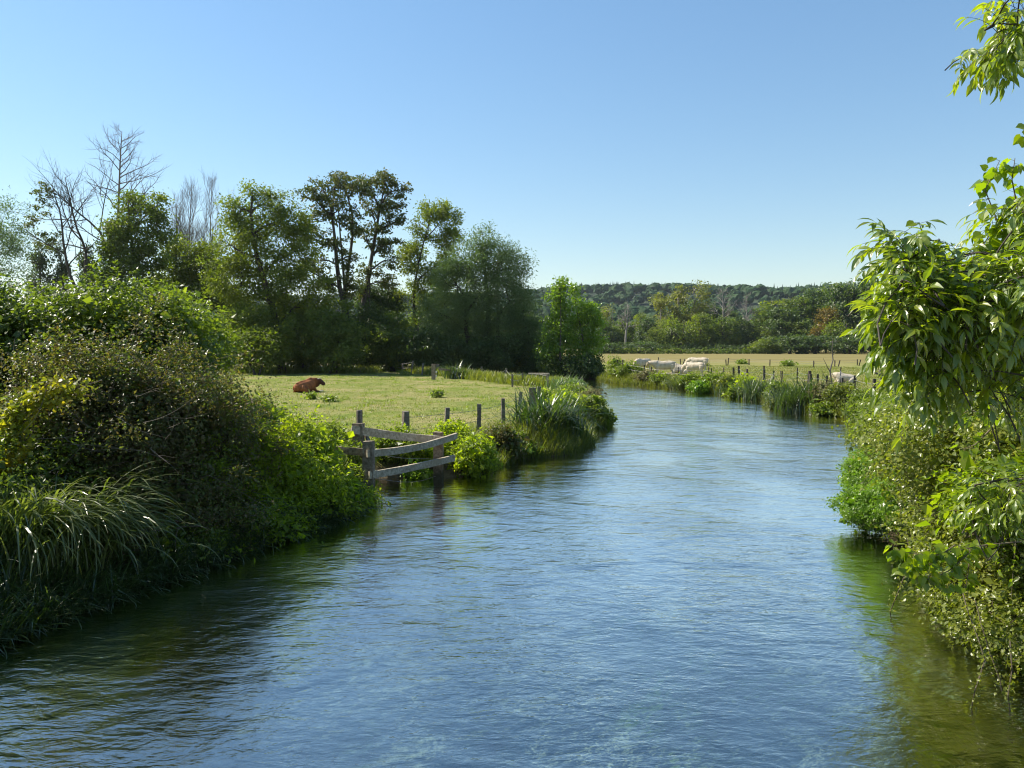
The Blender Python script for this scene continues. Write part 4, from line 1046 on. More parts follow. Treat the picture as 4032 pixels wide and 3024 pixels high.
shrub('nettle_slope', 'bright green nettle and willowherb slope falling to the river', [B(190, 413, 17.4, .8, 1.0, .8), B(252, 434, 16.6, .85, 1.0, .72), B(228, 475, 15, 1.35, 1.1, 1.5), B(280, 488, 15.6, 1.1, 1.0, 1.1), B(322, 500, 16.1, .85, .9, .72), B(250, 542, 13.9, 1.2, .7, .62), B(180, 560, 12.9, 1.1, .6, .6), B(305, 455, 16.6, .6, .7, .7), B(345, 508, 16.6, .5, .6, .45)],
      66000, .080, 'nettle', rng, 1150, .13, .42, tpl='ovate', stems=420, bark='stemgreen', stem_r=.007, wob=.30, szv=.35, shoots=420, shoot_len=.42, inner_n=.35)
# hop vine draped on the left of the dome
hv = tag(empty('hop_vine', W(30, 470, 12.2)), 'yellow green hop vine trailing down the left side of the dome', 'vine')
vm, vs = MB(), MB()
for k in range(16):
    pts = np.array([W(80 + rng.normal(0, 10), 388 + rng.normal(0, 8), 12.2), W(42 + rng.normal(0, 7), 396 + rng.normal(0, 6), 12.0), W(8 + rng.normal(0, 6), 420 + rng.normal(0, 6), 11.9), W(22 + rng.normal(0, 5), 450 + rng.normal(0, 6), 11.8), W(-2 + rng.normal(0, 5), 478 + rng.normal(0, 8), 11.8)])
    vs.tube(pts, .006, 4, False)
    t = rng.random(95) * 3.999; i0 = t.astype(int); q = pts[i0] + (pts[i0 + 1] - pts[i0]) * (t - i0)[:, None] + rng.normal(0, .07, (95, 3))
    D, N = leaf_frames(95, rng, .7, .5, np.tile([.2, -.8, .2], (95, 1)), .6); vm.leaves(q, D, N, rng.uniform(.05, .095, 95), rng.uniform(.045, .08, 95), 'heart')
vm.build('foliage', M['hop'], hv); vs.build('stem', M['twig'], hv)
# pale dead twigs lying over the dome
dt = MB()
for k in range(20):
    a = W(rng.uniform(20, 190), rng.uniform(385, 470), rng.uniform(11.6, 12.4)); d = np.array([rng.uniform(-1, 1), -.15, rng.uniform(-.7, .4)])
    grow(dt, a, d, rng.uniform(.3, .8), .0045, 1, rng, 2, .4, .02)
tag(dt.build('dead_twigs', M['deadwood'], origin=W(110, 420, 12.2)), 'tangle of thin dead grey twigs across the dark dome', 'twigs')

tussock('arching_sedge', 'large sedge tussock with long pale blades arching over the water', [(-6.75, 11.1, 3), (-6.45, 11.6, 3), (-7.0, 10.7, 2)], rng, 460, 1.85, 'sedge', az=-.2, azs=.55, lean=(.05, .55), bend=(1.6, 2.7), wd=.034, spread=.20, k=12)
tussock('upright_sedge', 'upright bright sedge clump at the left picture edge beside the arching tussock', [(-7.2, 10.5, 3), (-6.8, 10.6, 2), (-6.6, 10.9, 2)], rng, 600, 1.1, 'sedge', lean=(.02, .35), bend=(.2, 1.2), wd=.022, spread=.30, k=7)
tussock('low_grass', 'low dark grass tuft at the bottom left water edge', [(px_spot(-8, 9.6), 9.6, 1), (px_spot(10, 10.2), 10.2, 1)], rng, 420, .7, 'iris', lean=(.1, .9), bend=(.3, 1.6), wd=.014, spread=.22)
tussock('low_grass', 'leafy bamboo like tuft hanging over the water in the bottom left corner', [(px_spot(-6, 9.3), 9.3, 1)], rng, 90, .6, 'tallgrass', az=-.2, azs=.6, lean=(.3, 1.1), bend=(.2, 1.2), wd=.028, spread=.14)

# trees on the bank just outside the picture, whose shade and reflection lie on the near water
tree('bank_willow', 'broad willow on the left bank above the sedges', [(-300, 320, 130, 90), (-200, 390, 80, 80), (-340, 390, 140, 90), (-420, 290, 120, 110)], 11.5, -300, 9000, .13, 'willow', 'bark', rng, .18, 260, .35, .35, shell=(.3, 1), twigs=50)
tree('bank_alder', 'alder on the near left bank beside the camera', [(-290, 203, 160, 165), (-225, 260, 80, 100), (-380, 240, 130, 130), (-310, 110, 110, 90)], 9.6, -330, 9000, .12, 'dark', 'bark', rng, .15, 260, .3, .7, shell=(.3, 1), twigs=50)
# ------------------------------------------------------------------ right thicket
rng = R(81)
shrub('clematis_thicket', 'tall creeper covered thicket hanging over the river at the right edge', [B(1010, 440, 9.5, 1.55, 1.7, .95), B(1005, 545, 9.2, .95, 1.3, 1.1), B(1058, 625, 8.2, .95, 1.2, .95), B(972, 462, 12.2, .75, 1.3, .95), B(985, 480, 10.5, 1.1, 1.4, 1.2), B(975, 420, 12.5, 1.0, 1.2, .85), B(1060, 540, 8.6, 1.1, 1.4, 1.5), B(968, 548, 10.8, .5, 1.0, .6)],
      105000, .046, 'ivy', rng, 1100, .13, .68, tpl='ovate', stems=420, stem_r=.006, bark='twig', inner_n=.35, wob=.22, szv=.45, shoots=420, shoot_len=.4)
shrub('bank_bush', 'small leafed green bush between the watercress and the far grass bank', [B(884, 432, 17.5, .55, .8, .75), B(905, 440, 15.5, .75, .9, .85), B(895, 415, 20, .8, .9, .8)], 15000, .055, 'herb', rng, 260, .12, .6, tpl='leaf', stems=90)
shrub('watercress_mound', 'lower fresh green watercress mound touching the water', [B(864, 506, 14.6, .52, .6, .42), B(888, 510, 14.2, .60, .6, .42), B(910, 498, 13.2, .6, .5, .55), B(930, 505, 12.9, .5, .5, .5)], 24000, .042, 'cress', rng, 300, .07, .6, tpl='leaf', stems=60, cat='watercress', bark='stemgreen', stem_r=.006)
shrub('watercress_mound', 'upper green watercress mound behind the one that touches the water', [B(880, 470, 15.6, .72, .7, .46), B(912, 468, 13.9, .75, .6, .5), B(860, 482, 16.0, .30, .4, .28)], 24000, .042, 'cress', rng, 300, .07, .6, tpl='leaf', stems=60, cat='watercress', bark='stemgreen', stem_r=.006)
shrub('dogwood_bush', 'lighter broad leaved bush growing out of the creeper thicket above the heart leaved branch', [B(985, 505, 8.2, .35, .4, .35), B(1015, 490, 8.0, .4, .5, .3)], 2600, .07, 'lime', rng, 150, .12, .55, tpl='ovate', stems=70, inner_n=.1, shoots=60, shoot_len=.45, shell=(.4, 1), root_at=(7.0, 9.0, 0))
# trailing stems that reach the river
for pts_px, lab in [([(962, 590, 7.9), (968, 612, 7.7), (978, 638, 7.55), (985, 660, 7.45), (975, 690, 7.35), (970, 716, 7.38)], 'longest thin vine trailing from the thicket into the river at the right'),
                    ([(975, 600, 7.9), (983, 630, 7.75), (989, 650, 7.7), (1000, 680, 7.65), (1002, 692, 7.65)], 'short vine hanging beside the longest trailing vine'),
                    ([(912, 560, 9.4), (903, 580, 9.6), (895, 600, 9.8), (890, 612, 10.1)], 'bare vine tip dangling below the heart leaved branch'),
                    ([(1010, 640, 7.4), (1012, 670, 7.3), (1008, 695, 7.25), (1010, 712, 7.3)], 'leafy vine end hanging at the right picture edge')]:
    r_ = tag(empty('trailing_vine', W(*pts_px[0])), lab, 'vine', 'vines trailing into the river')
    vm, vs = MB(), MB(); pts = np.array([W(*p) for p in pts_px]); vs.tube(pts, .0065, 5, False)
    nl = 34 * (len(pts) - 2); t = rng.random(nl) * (len(pts) - 1.001); i0 = t.astype(int); q = pts[i0] + (pts[i0 + 1] - pts[i0]) * (t - i0)[:, None] + rng.normal(0, .035, (nl, 3))
    D, N = leaf_frames(nl, rng, .7, .3); vm.leaves(q, D, N, rng.uniform(.025, .05, nl), rng.uniform(.02, .035, nl), 'ovate')
    vs.build('stem', M['twig'], r_); vm.build('foliage', M['ivy'], r_)


def compound(mb, wm, p, d, L, rng, pairs=4, lf=.09):
    """one ash leaf: arching rachis with drooping leaflets"""
    n = 7; pts = [np.array(p)]; dd = unit(np.array(d, float))
    for i in range(n - 1):
        dd = unit(dd + np.array([0, 0, -.16])); pts.append(pts[-1] + dd * L / (n - 1))
    pts = np.array(pts); wm.tube(pts, np.linspace(.0022, .0012, n), 3, False)
    T = unit(np.gradient(pts, axis=0)); up = unit(np.array([rng.normal(0, .25), rng.normal(0, .25), 1.0]))
    Ps, Ds, Ns, Ls = [], [], [], []
    for i in range(pairs):
        f = (.28 + .66 * i / max(1, pairs - 1)) * (n - 1); k = min(int(f), n - 2); q = pts[k] + (pts[k + 1] - pts[k]) * (f - k); t = T[k]
        s = unit(np.cross(t, up))
        for sg in (-1, 1):
            dr = unit(t * .65 + s * sg * .75 + np.array([0, 0, -.2 - .45 * rng.random()]) + rng.normal(0, .12, 3))
            Ps.append(q); Ds.append(dr); Ns.append(unit(np.cross(dr, s * sg) * sg * 0 + up + rng.normal(0, .25, 3))); Ls.append(lf * rng.uniform(.5, 1.25))
    Ps.append(pts[-1]); Ds.append(unit(T[-1] + rng.normal(0, .1, 3) + [0, 0, -.3])); Ns.append(unit(up + rng.normal(0, .3, 3))); Ls.append(lf * 1.15)
    Ls = np.array(Ls); mb.leaves(np.array(Ps), np.array(Ds), np.array(Ns), Ls, Ls * rng.uniform(.28, .42, len(Ls)), 'lance')


def ash_branch(root, label, limb, blobs, nsh, rng, lf=.095, Lr=.26, r0=.020, wood='bark', dirb=(-.55, -.15, .35)):
    lm, wm = MB(), MB(); limb = np.array(limb); far_ = ASH_FORK; wm.tube(curve(far_, limb[0], rng, .06, .03, 8), np.linspace(.05, r0, 8), 7, False); wm.tube(limb, np.linspace(r0, r0 * .35, len(limb)), 7)
    wt = np.array([b[4] for b in blobs], float); wt /= wt.sum()
    for k in range(nsh):
        b = blobs[rng.choice(len(blobs), p=wt)]
        a = rng.uniform(0, TAU); rr_ = math.sqrt(rng.random())
        Yv = rng.uniform(b[5], b[6]); tip = W(b[0] + math.cos(a) * rr_ * b[2], b[1] + math.sin(a) * rr_ * b[3], Yv)
        dd = unit(np.array(dirb) + rng.normal(0, .5, 3)); Ls = rng.uniform(.22, .45)
        st = tip - dd * Ls
        near = limb[np.argmin(np.linalg.norm(limb - st, axis=1))]
        if k % 3 == 0: wm.tube(curve(near, st, rng, .1, .06, 6), np.linspace(r0 * .3, .005, 6), 5, False)
        sp = curve(st, tip, rng, .12, .05, 6); wm.tube(sp, np.linspace(.005, .003, 6), 4, False)
        for i in (2, 3, 4, 5):
            side = unit(np.cross(dd, rand_dirs(1, rng)[0]))
            for sg in (-1, 1):
                compound(lm, wm, sp[i], dd * .6 + side * sg * .9 + np.array([0, 0, .15]), Lr * rng.uniform(.7, 1.1), rng, rng.integers(3, 6), lf)
    b_ = wm.build('bough', M[wood], root, smooth=True); b_['label'] = label
    lm.build('foliage', M['ash'], b_, origin=world_loc(root))
    return root


ash = tag(empty('ash_tree', (8.0, 6.4, ground_at(8.0, 6.4))), 'ash tree reaching in from the right with long drooping leaflets, above the creeper thicket', 'tree')
ASH_FORK = np.array([7.7, 6.3, 3.1])
wm = MB(); wm.tube([[8.0, 6.4, -.3], [7.95, 6.4, 1.2], [7.8, 6.35, 2.4], [7.7, 6.3, 3.2], [7.9, 6.4, 4.6], [7.7, 6.5, 6.2], [7.8, 6.4, 7.4]], [.17, .15, .13, .12, .09, .06, .02], 9)
bl = [(np.array([7.3, 6.6, 5.4]), np.array([1.4, 1.4, 1.5])), (np.array([8.6, 6.2, 4.2]), np.array([1.5, 1.5, 1.4])), (np.array([8.0, 5.2, 6.4]), np.array([1.5, 1.3, 1.3]))]
Cn, Dn, bi = clusters(bl, 160, rng, (.4, 1), .5)
for q in range(0, 160, 3): wm.tube(curve([7.8, 6.35, min(6.5, max(2.6, Cn[q][2] - .6))], Cn[q], rng, .05, .06, 5), np.linspace(.03, .006, 5), 4, False)
wm.build('trunk', M['bark'], ash, smooth=True)
lm = MB(); puff(lm, Cn, Dn, 6500, .095, rng, .2, .36, 'lance', up=.6, droop=.6); lm.build('crown', M['ash'], ash)
ash_branch(ash, 'large ash branch with drooping leaflets reaching in from the right', [W(1100, 420, 5.6), W(1040, 395, 5.4), W(985, 375, 5.1), W(940, 345, 4.9), W(905, 300, 4.8), W(896, 268, 4.7)],
           [(898, 252, 10, 12, 2, 4.6, 4.8), (904, 304, 20, 22, 5, 4.4, 5.0), (896, 338, 16, 16, 2, 4.4, 4.8), (925, 285, 34, 26, 8, 4.5, 5.4), (965, 310, 40, 40, 11, 4.4, 5.5), (1012, 300, 34, 50, 13, 4.4, 5.6), (1015, 370, 30, 36, 8, 4.6, 5.6), (925, 350, 30, 30, 5, 4.5, 5.2), (915, 385, 18, 14, 2, 4.6, 5.0), (1015, 240, 20, 40, 5, 4.7, 5.4)], 112, rng)
ash_branch(ash, 'ash branch hanging down in the top right corner against the sky', [W(1120, -20, 5.6), W(1060, 0, 5.3), W(1015, 15, 5.1), W(985, 30, 5.0)],
           [(1000, 12, 22, 14, 2, 4.8, 5.4), (990, 42, 12, 12, 1.6, 4.8, 5.2), (1018, 58, 14, 14, 1.5, 4.8, 5.2), (1025, 20, 20, 22, 3, 4.8, 5.6)], 11, rng, dirb=(-.6, -.1, -.3))
ash_branch(ash, 'lower ash branch crossing in front of the creeper thicket', [W(1100, 520, 6), W(1050, 490, 5.8), (W(1010, 478, 5.6)), W(975, 485, 5.5)],
           [(985, 495, 26, 18, 3, 5.3, 5.7), (1015, 510, 20, 28, 3, 5.2, 5.7)], 12, rng, lf=.085)


heart = tag(empty('heart_leaved_tree', (8.9, 8.2, ground_at(8.9, 8.2))), 'slender tree with round heart shaped leaves growing through the ash and creeper at the right', 'tree')
wm = MB(); wm.tube([[8.9, 8.2, -.3], [8.8, 8.0, 1.4], [8.3, 7.6, 3.0], [8.1, 7.3, 4.4]], [.09, .075, .05, .02], 8); wm.build('trunk', M['twig'], heart, smooth=True)


def heart_branch(root, label, pts_list, rng, size=.075, per=7):
    lm, wm = MB(), MB(); s_ = np.array(pts_list[0][0]); wm.tube(curve([8.7, 7.9, min(2.8, max(.6, s_[2] - .5))], s_, rng, .04, .03, 9), np.linspace(.022, .007, 9), 5, False)
    for pts in pts_list:
        pts = np.array(pts); L = np.linalg.norm(np.diff(pts, axis=0), axis=1).sum(); wm.tube(pts, np.linspace(.007, .002, len(pts)), 5, False)
        n_ = int(per * L / .2); t = np.sort(rng.random(n_)) * (len(pts) - 1.001); i0 = t.astype(int); q = pts[i0] + (pts[i0 + 1] - pts[i0]) * (t - i0)[:, None]
        for p in q:
            o = unit(rng.normal(0, 1, 3) * [1, .6, .5] + [0, 0, -.1]) * rng.uniform(.03, .06); wm.tube(np.array([p, p + o * .6, p + o]), .0013, 3, False)
            D = unit(o + np.array([0, 0, -.05]) + rng.normal(0, .02, 3)); N = unit(rng.normal(0, .6, 3) + [0, -.35, .8]); s_ = size * rng.uniform(.7, 1.15)
            N = unit(N - D * np.dot(N, D)); lm.leaves((p + o)[None], D[None], N[None], s_, s_ * rng.uniform(.85, 1.0), 'heart')
    b_ = wm.build('bough', M['twig'], root); b_['label'] = label
    lm.build('foliage', M['lime'], b_, origin=world_loc(root))


heart_branch(heart, 'small upright sprig of round leaves standing above the ash branch', [[W(932, 275, 4.9), W(926, 250, 4.9), W(922, 232, 4.85), W(919, 222, 4.85)], [W(931, 268, 4.9), W(938, 250, 4.9), W(939, 238, 4.9)]], rng, .085, 4)
heart_branch(heart, 'branches with round leaves climbing at the right edge below the gap of sky', [[W(1020, 290, 5), W(1005, 245, 5), W(995, 215, 5), W(985, 190, 5), (W(1000, 160, 5))], [W(1030, 260, 5), W(1018, 210, 5), W(1012, 180, 5), W(1015, 158, 5)], [W(1012, 280, 4.9), W(990, 255, 4.9), W(978, 232, 4.9)], [W(1045, 150, 5.1), W(1030, 140, 5), W(1022, 132, 5)], [W(1040, 250, 5.2), W(1030, 220, 5.2), W(1025, 195, 5.2)]], rng, .078, 11)
heart_branch(heart, 'branch of broad heart shaped leaves hanging low over the river', [[W(985, 545, 7.4), W(960, 550, 7.3), W(930, 556, 7.2), W(905, 552, 7.1), W(893, 548, 7.1)], [W(970, 552, 7.3), W(950, 570, 7.2), W(930, 580, 7.1), W(915, 578, 7.1)], [W(960, 560, 7.3), W(945, 582, 7.2), W(950, 592, 7.2)], [W(970, 548, 7.4), W(968, 575, 7.3), (W(965, 590, 7.3))], [W(955, 545, 7.3), W(925, 566, 7.2), W(900, 570, 7.1)]], rng, .088, 14)
heart_branch(heart, 'scattered round leaves on a thin shoot in front of the creeper', [[W(1000, 420, 5.6), W(970, 410, 5.6), W(950, 420, 5.6)], [W(990, 430, 5.6), W(975, 445, 5.6), W(960, 450, 5.6)]], rng, .06, 9)

# ------------------------------------------------------------------ fences
rng = R(91)
def part(mb, name, mat, root, smooth=False): return mb.build(name, M[mat], root, smooth)


def postmesh(x, y, z0, z1, w, d, rng, lean=(0, 0), rz=0.0, jit=.006):
    mb = MB(); a = np.array([x, y, z0]); b = np.array([x + lean[0], y + lean[1], z1])
    mb.box(a, b, w, d, up=(math.sin(rz), math.cos(rz), 0), jitter=jit, rng=rng, nseg=4)
    return mb


rf = tag(empty('timber_rail_fence', (px_spot(369, 17.4), 17.4, WATER_Z)), 'weathered grey timber rail fence standing in the river shallows', 'fence')
p1 = W(358.8, 460, 18.6); p2 = W(369, 480, 17.35); p3 = W(438.5, 460, 19.85)
part(postmesh(p1[0], 18.6, -.7, W(359, 423.5, 18.6)[2], .27, .17, rng, rz=.25), 'post', 'timber', rf)
part(postmesh(p2[0], 17.35, -1.1, W(369, 441, 17.35)[2], .235, .16, rng, rz=.25), 'post', 'timber', rf)
part(postmesh(p3[0], 19.85, -1.1, W(438, 432, 19.85)[2], .24, .15, rng, rz=.15), 'post', 'timber', rf)
rp = MB(); q = W(359.3, 445, 18.95); tp_ = W(359.3, 410, 18.95)
rp.tube([[q[0], 18.95, -.5], [q[0] + .01, 18.95, .3], [tp_[0], 18.95, tp_[2] - .01], [tp_[0], 18.95, tp_[2]]], [.085, .083, .078, .07], 9); part(rp, 'round_post', 'post', rf)
b = MB(); b.box(W(351.5, 429.5, 18.42), W(444, 440.2, 19.72), .05, .19, jitter=.004, rng=rng, nseg=6, bow=(0, -.05, -.02)); part(b, 'rail', 'rail', rf)
b = MB(); b.box(W(367, 453.6, 17.22), W(456.5, 436.0, 19.9), .065, .165, jitter=.004, rng=rng, nseg=8, bow=(.0, -.10, -.075)); part(b, 'rail', 'rail', rf)
b = MB(); b.box(W(369, 475.5, 17.2), W(454.5, 458.0, 19.8), .06, .16, jitter=.004, rng=rng, nseg=6, bow=(0, -.02, -.02)); part(b, 'rail', 'rail', rf)
b = MB(); b.box(W(300, 446, 18.3), W(366, 452.5, 17.52), .06, .17, jitter=.004, rng=rng, nseg=5); part(b, 'rail', 'timber', rf)
b = MB(); b.box(W(363.5, 430, 18.9), W(374, 452, 18.1), .06, .09, jitter=.003, rng=rng, nseg=2); part(b, 'brace', 'timber', rf)
b = MB()
for a_, c_ in [((374, 452, 17.5), (434, 459, 19.8)), ((374, 478, 17.5), (436, 476, 19.8))]:
    b.tube(curve(W(*a_), W(*c_), rng, -.03, .01, 8), .005, 4, False)
part(b, 'wire', 'wire', rf)


def wire_fence(name, label, posts, rng, wires=(.55, .85), mat='post', hgt=None, wr=.006, jitterw=.0, sagz=-.01, wseg=4, link=True, wmat='wire'):
    """posts: (x, y, height above ground, width, leanx)"""
    x0, y0 = posts[0][0], posts[0][1]
    root = tag(empty(name, (x0, y0, ground_at(x0, y0))), label, 'fence')
    tops = []
    for (x, y, hh, wd, lx) in posts:
        z = ground_at(x, y)
        mb = postmesh(x, y, z - .3, z + hh, wd, wd * rng.uniform(.7, .95), rng, (lx, rng.normal(0, .02)), rng.uniform(-.5, .5), .004 + wd * .03); part(mb, 'post', mat, root)
        tops.append((x, y, z, hh, lx))
    if link:
        mb = MB()
        for a, b in zip(tops[:-1], tops[1:]):
            for f in wires:
                pa = [a[0] + a[4] * f, a[1] - .05, a[2] + a[3] * f]; pb_ = [b[0] + b[4] * f, b[1] - .05, b[2] + b[3] * f]
                mb.tube(curve(pa, pb_, rng, sagz, .004, 5), wr, wseg, False)
        part(mb, 'wire', wmat, root)
    return root


pp = []
for px, top, Y, hh, wd, lx in [(405.6, 411.3, 21.8, 0, .17, .0), (447, 407.8, 22.6, 0, .13, .03), (479, 404, 24, 0, .12, .05), (503, 398.6, 26.2, 0, .12, .0), (520.4, 392, 30, 0, .12, .10), (532.5, 387.5, 33.4, 0, .30, .0), (538.5, 386.5, 33.2, 0, .14, .13)]:
    x = px_spot(px, Y); z = ground_at(x, Y); pp.append((x - lx * .8, Y, W(px, top, Y)[2] - z, wd, lx))
wire_fence('bank_wire_fence', 'line of weathered posts and wire along the left river bank', pp, rng)
pp = []
for X, t, b_, lx in [(105, 170, 270, 0), (212, 195, 290, 0), (290, 172, 300, .25), (365, 195, 275, .35), (398, 195, 310, .12), (495, 198, 255, 0), (552, 202, 300, 0), (705, 225, 300, 0), (860, 225, 295, 0), (975, 228, 330, 0), (1065, 255, 320, -.1), (1180, 252, 360, .3), (1210, 248, 370, 0), (1272, 298, 425, 0), (1382, 280, 405, -.1), (1512, 285, 402, .22), (1605, 300, 432, .05)]:
    px = (1500 + X / 2.4578) / 3.9375; yt = (1350 + t / 2.4578) / 3.9375; yb = (1350 + b_ / 2.4578) / 3.9375
    Y = CAM_H * F_PX / (yb - HOR); hh = (yb - yt) / F_PX * Y; pp.append((px_spot(px, Y), Y, hh, .13 if X not in (552,) else .28, lx))
for px in (372, 355, 338, 318, 296, 275, 254, 238, 222): pp.insert(0, (px_spot(px, 90), 90 - (372 - px) * .05, 1.2, .12, rng.normal(0, .05)))
wire_fence('pasture_wire_fence', 'wire fence of leaning posts closing the far side of the left pasture', pp, rng, wires=(.5, .9), wr=.014)
Yg = 70.0
gt = tag(empty('plank_gate', (px_spot(446, Yg), Yg, 0)), 'small gate of pale planks and a thick post in the far pasture fence', 'gate')
gp = lambda X, Yp: ((1500 + X / 2.4578) / 3.9375, (1350 + Yp / 2.4578) / 3.9375)
part(postmesh(W(*gp(552, 300), Yg)[0], Yg - 4, -.2, W(*gp(552, 205), Yg - 4)[2], .34, .25, rng), 'post', 'timber', gt)
part(postmesh(W(*gp(710, 300), Yg)[0], Yg - 2, -.2, W(*gp(710, 228), Yg - 2)[2], .26, .22, rng), 'post', 'timber', gt)
b = MB(); b.box(W(*gp(560, 252), Yg - 4), W(*gp(700, 270), Yg - 2), .08, .16, jitter=.005, rng=rng, nseg=3); part(b, 'rail', 'timber', gt)
for (a, c_, h_) in [((688, 285), (750, 285), .26), ((702, 308), (740, 308), .12), ((692, 326), (742, 330), .2), ((527, 282), (541, 282), .16), ((527, 322), (541, 322), .2)]:
    b = MB(); b.box(W(*gp(*a), Yg - 2.4), W(*gp(*c_), Yg - 2.4), .06, h_, jitter=.005, rng=rng); part(b, 'plank', 'whitewood', gt)
tr_ = tag(empty('drinking_trough_rail', (px_spot(545, 57), 57, 0)), 'low pale rail with two green drums behind the end of the pasture fence', 'rail')
b = MB(); b.box(W(*gp(1430, 298), 58), W(*gp(1630, 300), 57), .08, .12, jitter=.004, rng=rng, nseg=3); part(b, 'rail', 'rail', tr_)
for X in (1645, 1678):
    b = MB(); c0 = W(*gp(X, 400), 56); b.tube([[c0[0], 56, -.15], [c0[0], 56, .3], [c0[0], 56, W(*gp(X, 350), 56)[2]]], [.24, .25, .235], 12); part(b, 'drum', 'bluepipe', tr_, True)

gq = lambda X, Yp: ((2400 + X / 2.1067) / 3.9375, (1350 + Yp / 2.1067) / 3.9375)
pp = []
for X, t, wd, lx in [(65, 140, .2, 0), (107, 140, .2, 0), (295, 185, .16, -.1), (345, 200, .22, 0), (570, 200, .12, 0), (820, 203, .12, 0), (853, 210, .12, -.1), (943, 205, .12, 0), (1033, 205, .24, -.08), (1073, 190, .26, -.05), (1148, 217, .18, -.1), (1276, 190, .2, 0), (1281, 220, .24, 0), (1358, 233, .16, 0), (1430, 232, .1, -.12),
                     (1448, 232, .1, -.15), (1553, 205, .15, 0), (1645, 232, .32, .1), (1663, 258, .26, 0), (1722, 260, .22, .03), (1797, 272, .2, 0), (1908, 202, .14, .04), (1927, 290, .18, 0), (2030, 272, .22, 0), (2192, 300, .24, 0)]:
    px, yt = gq(X, t); Y = min(68.0, 1.72 * F_PX / (yt - HOR)); Y = max(Y, 36); x = px_spot(px, Y)
    while sdist(np.array([x]), np.array([Y]))[0] < 1.0 and Y < 75: Y += .5; x = px_spot(px, Y)
    pp.append((x, Y, max(.5, W(px, yt, Y)[2] - ground_at(x, Y)), wd, lx))
wire_fence('right_bank_fence', 'old irregular posts and wire along the top of the right bank', [(a, b, c, d * .55, e) for a, b, c, d, e in pp], rng, wires=(.5, .8), wr=.010, mat='darkpost')
pp = []
for X, t, b_, lx in [(402, 135, 155, 0), (588, 132, 180, -.1), (600, 152, 180, .4), (965, 140, 190, -.1), (975, 125, 190, .15), (1152, 135, 183, 0), (1325, 140, 187, 0), (1500, 143, 190, 0), (1688, 145, 203, 0), (1862, 140, 195, 0), (1888, 140, 195, .25), (2048, 140, 185, 0), (2058, 145, 190, .3)]:
    px, yt = gq(X, t); _, yb = gq(X, b_); Y = CAM_H * F_PX / (yb - HOR); Y = min(Y, 130); pp.append((px_spot(px, Y), Y, max(.9, (yb - yt) / F_PX * Y), .13, lx))
wire_fence('meadow_fence', 'thin dark posts in a line across the far right meadow', pp, rng, wires=(.6, .9), wr=.010, mat='darkpost')
bs = MB(); grow(bs, [px_spot(832, 44), 44, .0], [0, 0, 1], 1.0, .035, 0, rng)
sp = tag(empty('dead_sapling', (px_spot(833, 44), 44, ground_at(px_spot(833, 44), 44))), 'thin leafless sapling on the right bank near the lying white cow', 'sapling')
bs = MB(); bs.tube([W(834, 392, 44), W(831, 380, 44), W(830, 370, 44), W(833, 360, 44), W(832, 350, 44), W(833, 338, 44)], [.06, .05, .045, .035, .025, .012], 6)
bs.tube([W(831, 374, 44), W(827, 366, 44), W(823, 358, 44)], [.03, .02, .008], 4); bs.tube([W(832, 356, 44), W(836, 352, 44)], [.02, .006], 4); bs.tube([W(833, 386, 44), W(824, 376, 44), W(822, 370, 44)], [.03, .018, .008], 4)
part(bs, 'trunk', 'deadwood', sp)
sp = tag(empty('broken_stump', (px_spot(882, 40), 40, 0)), 'broken knotty dead stump half hidden by the ash branch', 'stump')
bs = MB(); bs.tube([W(883, 392, 40), W(882, 384, 40), W(882, 377, 40), W(880, 370, 40)], [.16, .14, .13, .07], 7); bs.tube([W(882, 376, 40), W(874, 372, 40), W(870, 364, 40)], [.07, .05, .02], 5); bs.tube([W(882, 378, 40), W(890, 371, 40)], [.06, .03], 5)
part(bs, 'trunk', 'deadwood', sp)
# thistle clumps and molehills of grass in the pasture
for i, (px, py, wpx, hpx, lab) in enumerate([(436, 397, 10, 7, 'dark thistle clump standing alone in the left pasture'), (330, 402, 12, 5, 'low weed patch right below the brown cow'), (403, 375, 20, 5, 'rough tuft near the far pasture fence'), (311, 399, 7, 6, 'small upright weed below the brown cow')]):
    p = onplane(px, py, .0); s = p[1] / F_PX
    herb_clump('pasture_weed', lab, px, py - hpx, p[1], wpx, 'herb', rng, 420, .09, group='weeds in the pasture', sigma=.1)
for px, py, wpx, hpx, lab in [(787, 366, 14, 5, 'weed clump between the posts of the far meadow'), (700, 366, 9, 3, 'small weed clump in the right meadow'), (741, 364, 7, 3, 'tiny weed clump left of the larger meadow weeds')]:
    p = onplane(px, py, .0)
    herb_clump('meadow_weed', lab, px, py - hpx, p[1], wpx, 'herb', rng, 500, .2, group='weeds in the meadow', sigma=.25)

# ------------------------------------------------------------------ cattle
def fuse(mb, name, mat, voxel, smooth=4, extra=None):
    """joins overlapping body tubes into one continuous skin"""
    me = mb.mesh(name + '_raw', None)
    tmp = bpy.data.objects.new(name + '_raw', me); C.objects.link(tmp)
    m = tmp.modifiers.new('r', 'REMESH'); m.mode = 'VOXEL'; m.voxel_size = voxel
    m2 = tmp.modifiers.new('s', 'SMOOTH'); m2.iterations = smooth; m2.factor = .6
    dg = bpy.context.evaluated_depsgraph_get(); dg.update()
    me2 = bpy.data.meshes.new_from_object(tmp.evaluated_get(dg))
    bpy.data.objects.remove(tmp); bpy.data.meshes.remove(me)
    me2.name = name; me2.materials.clear(); me2.materials.append(M[mat])
    for p in me2.polygons: p.use_smooth = True
    return me2


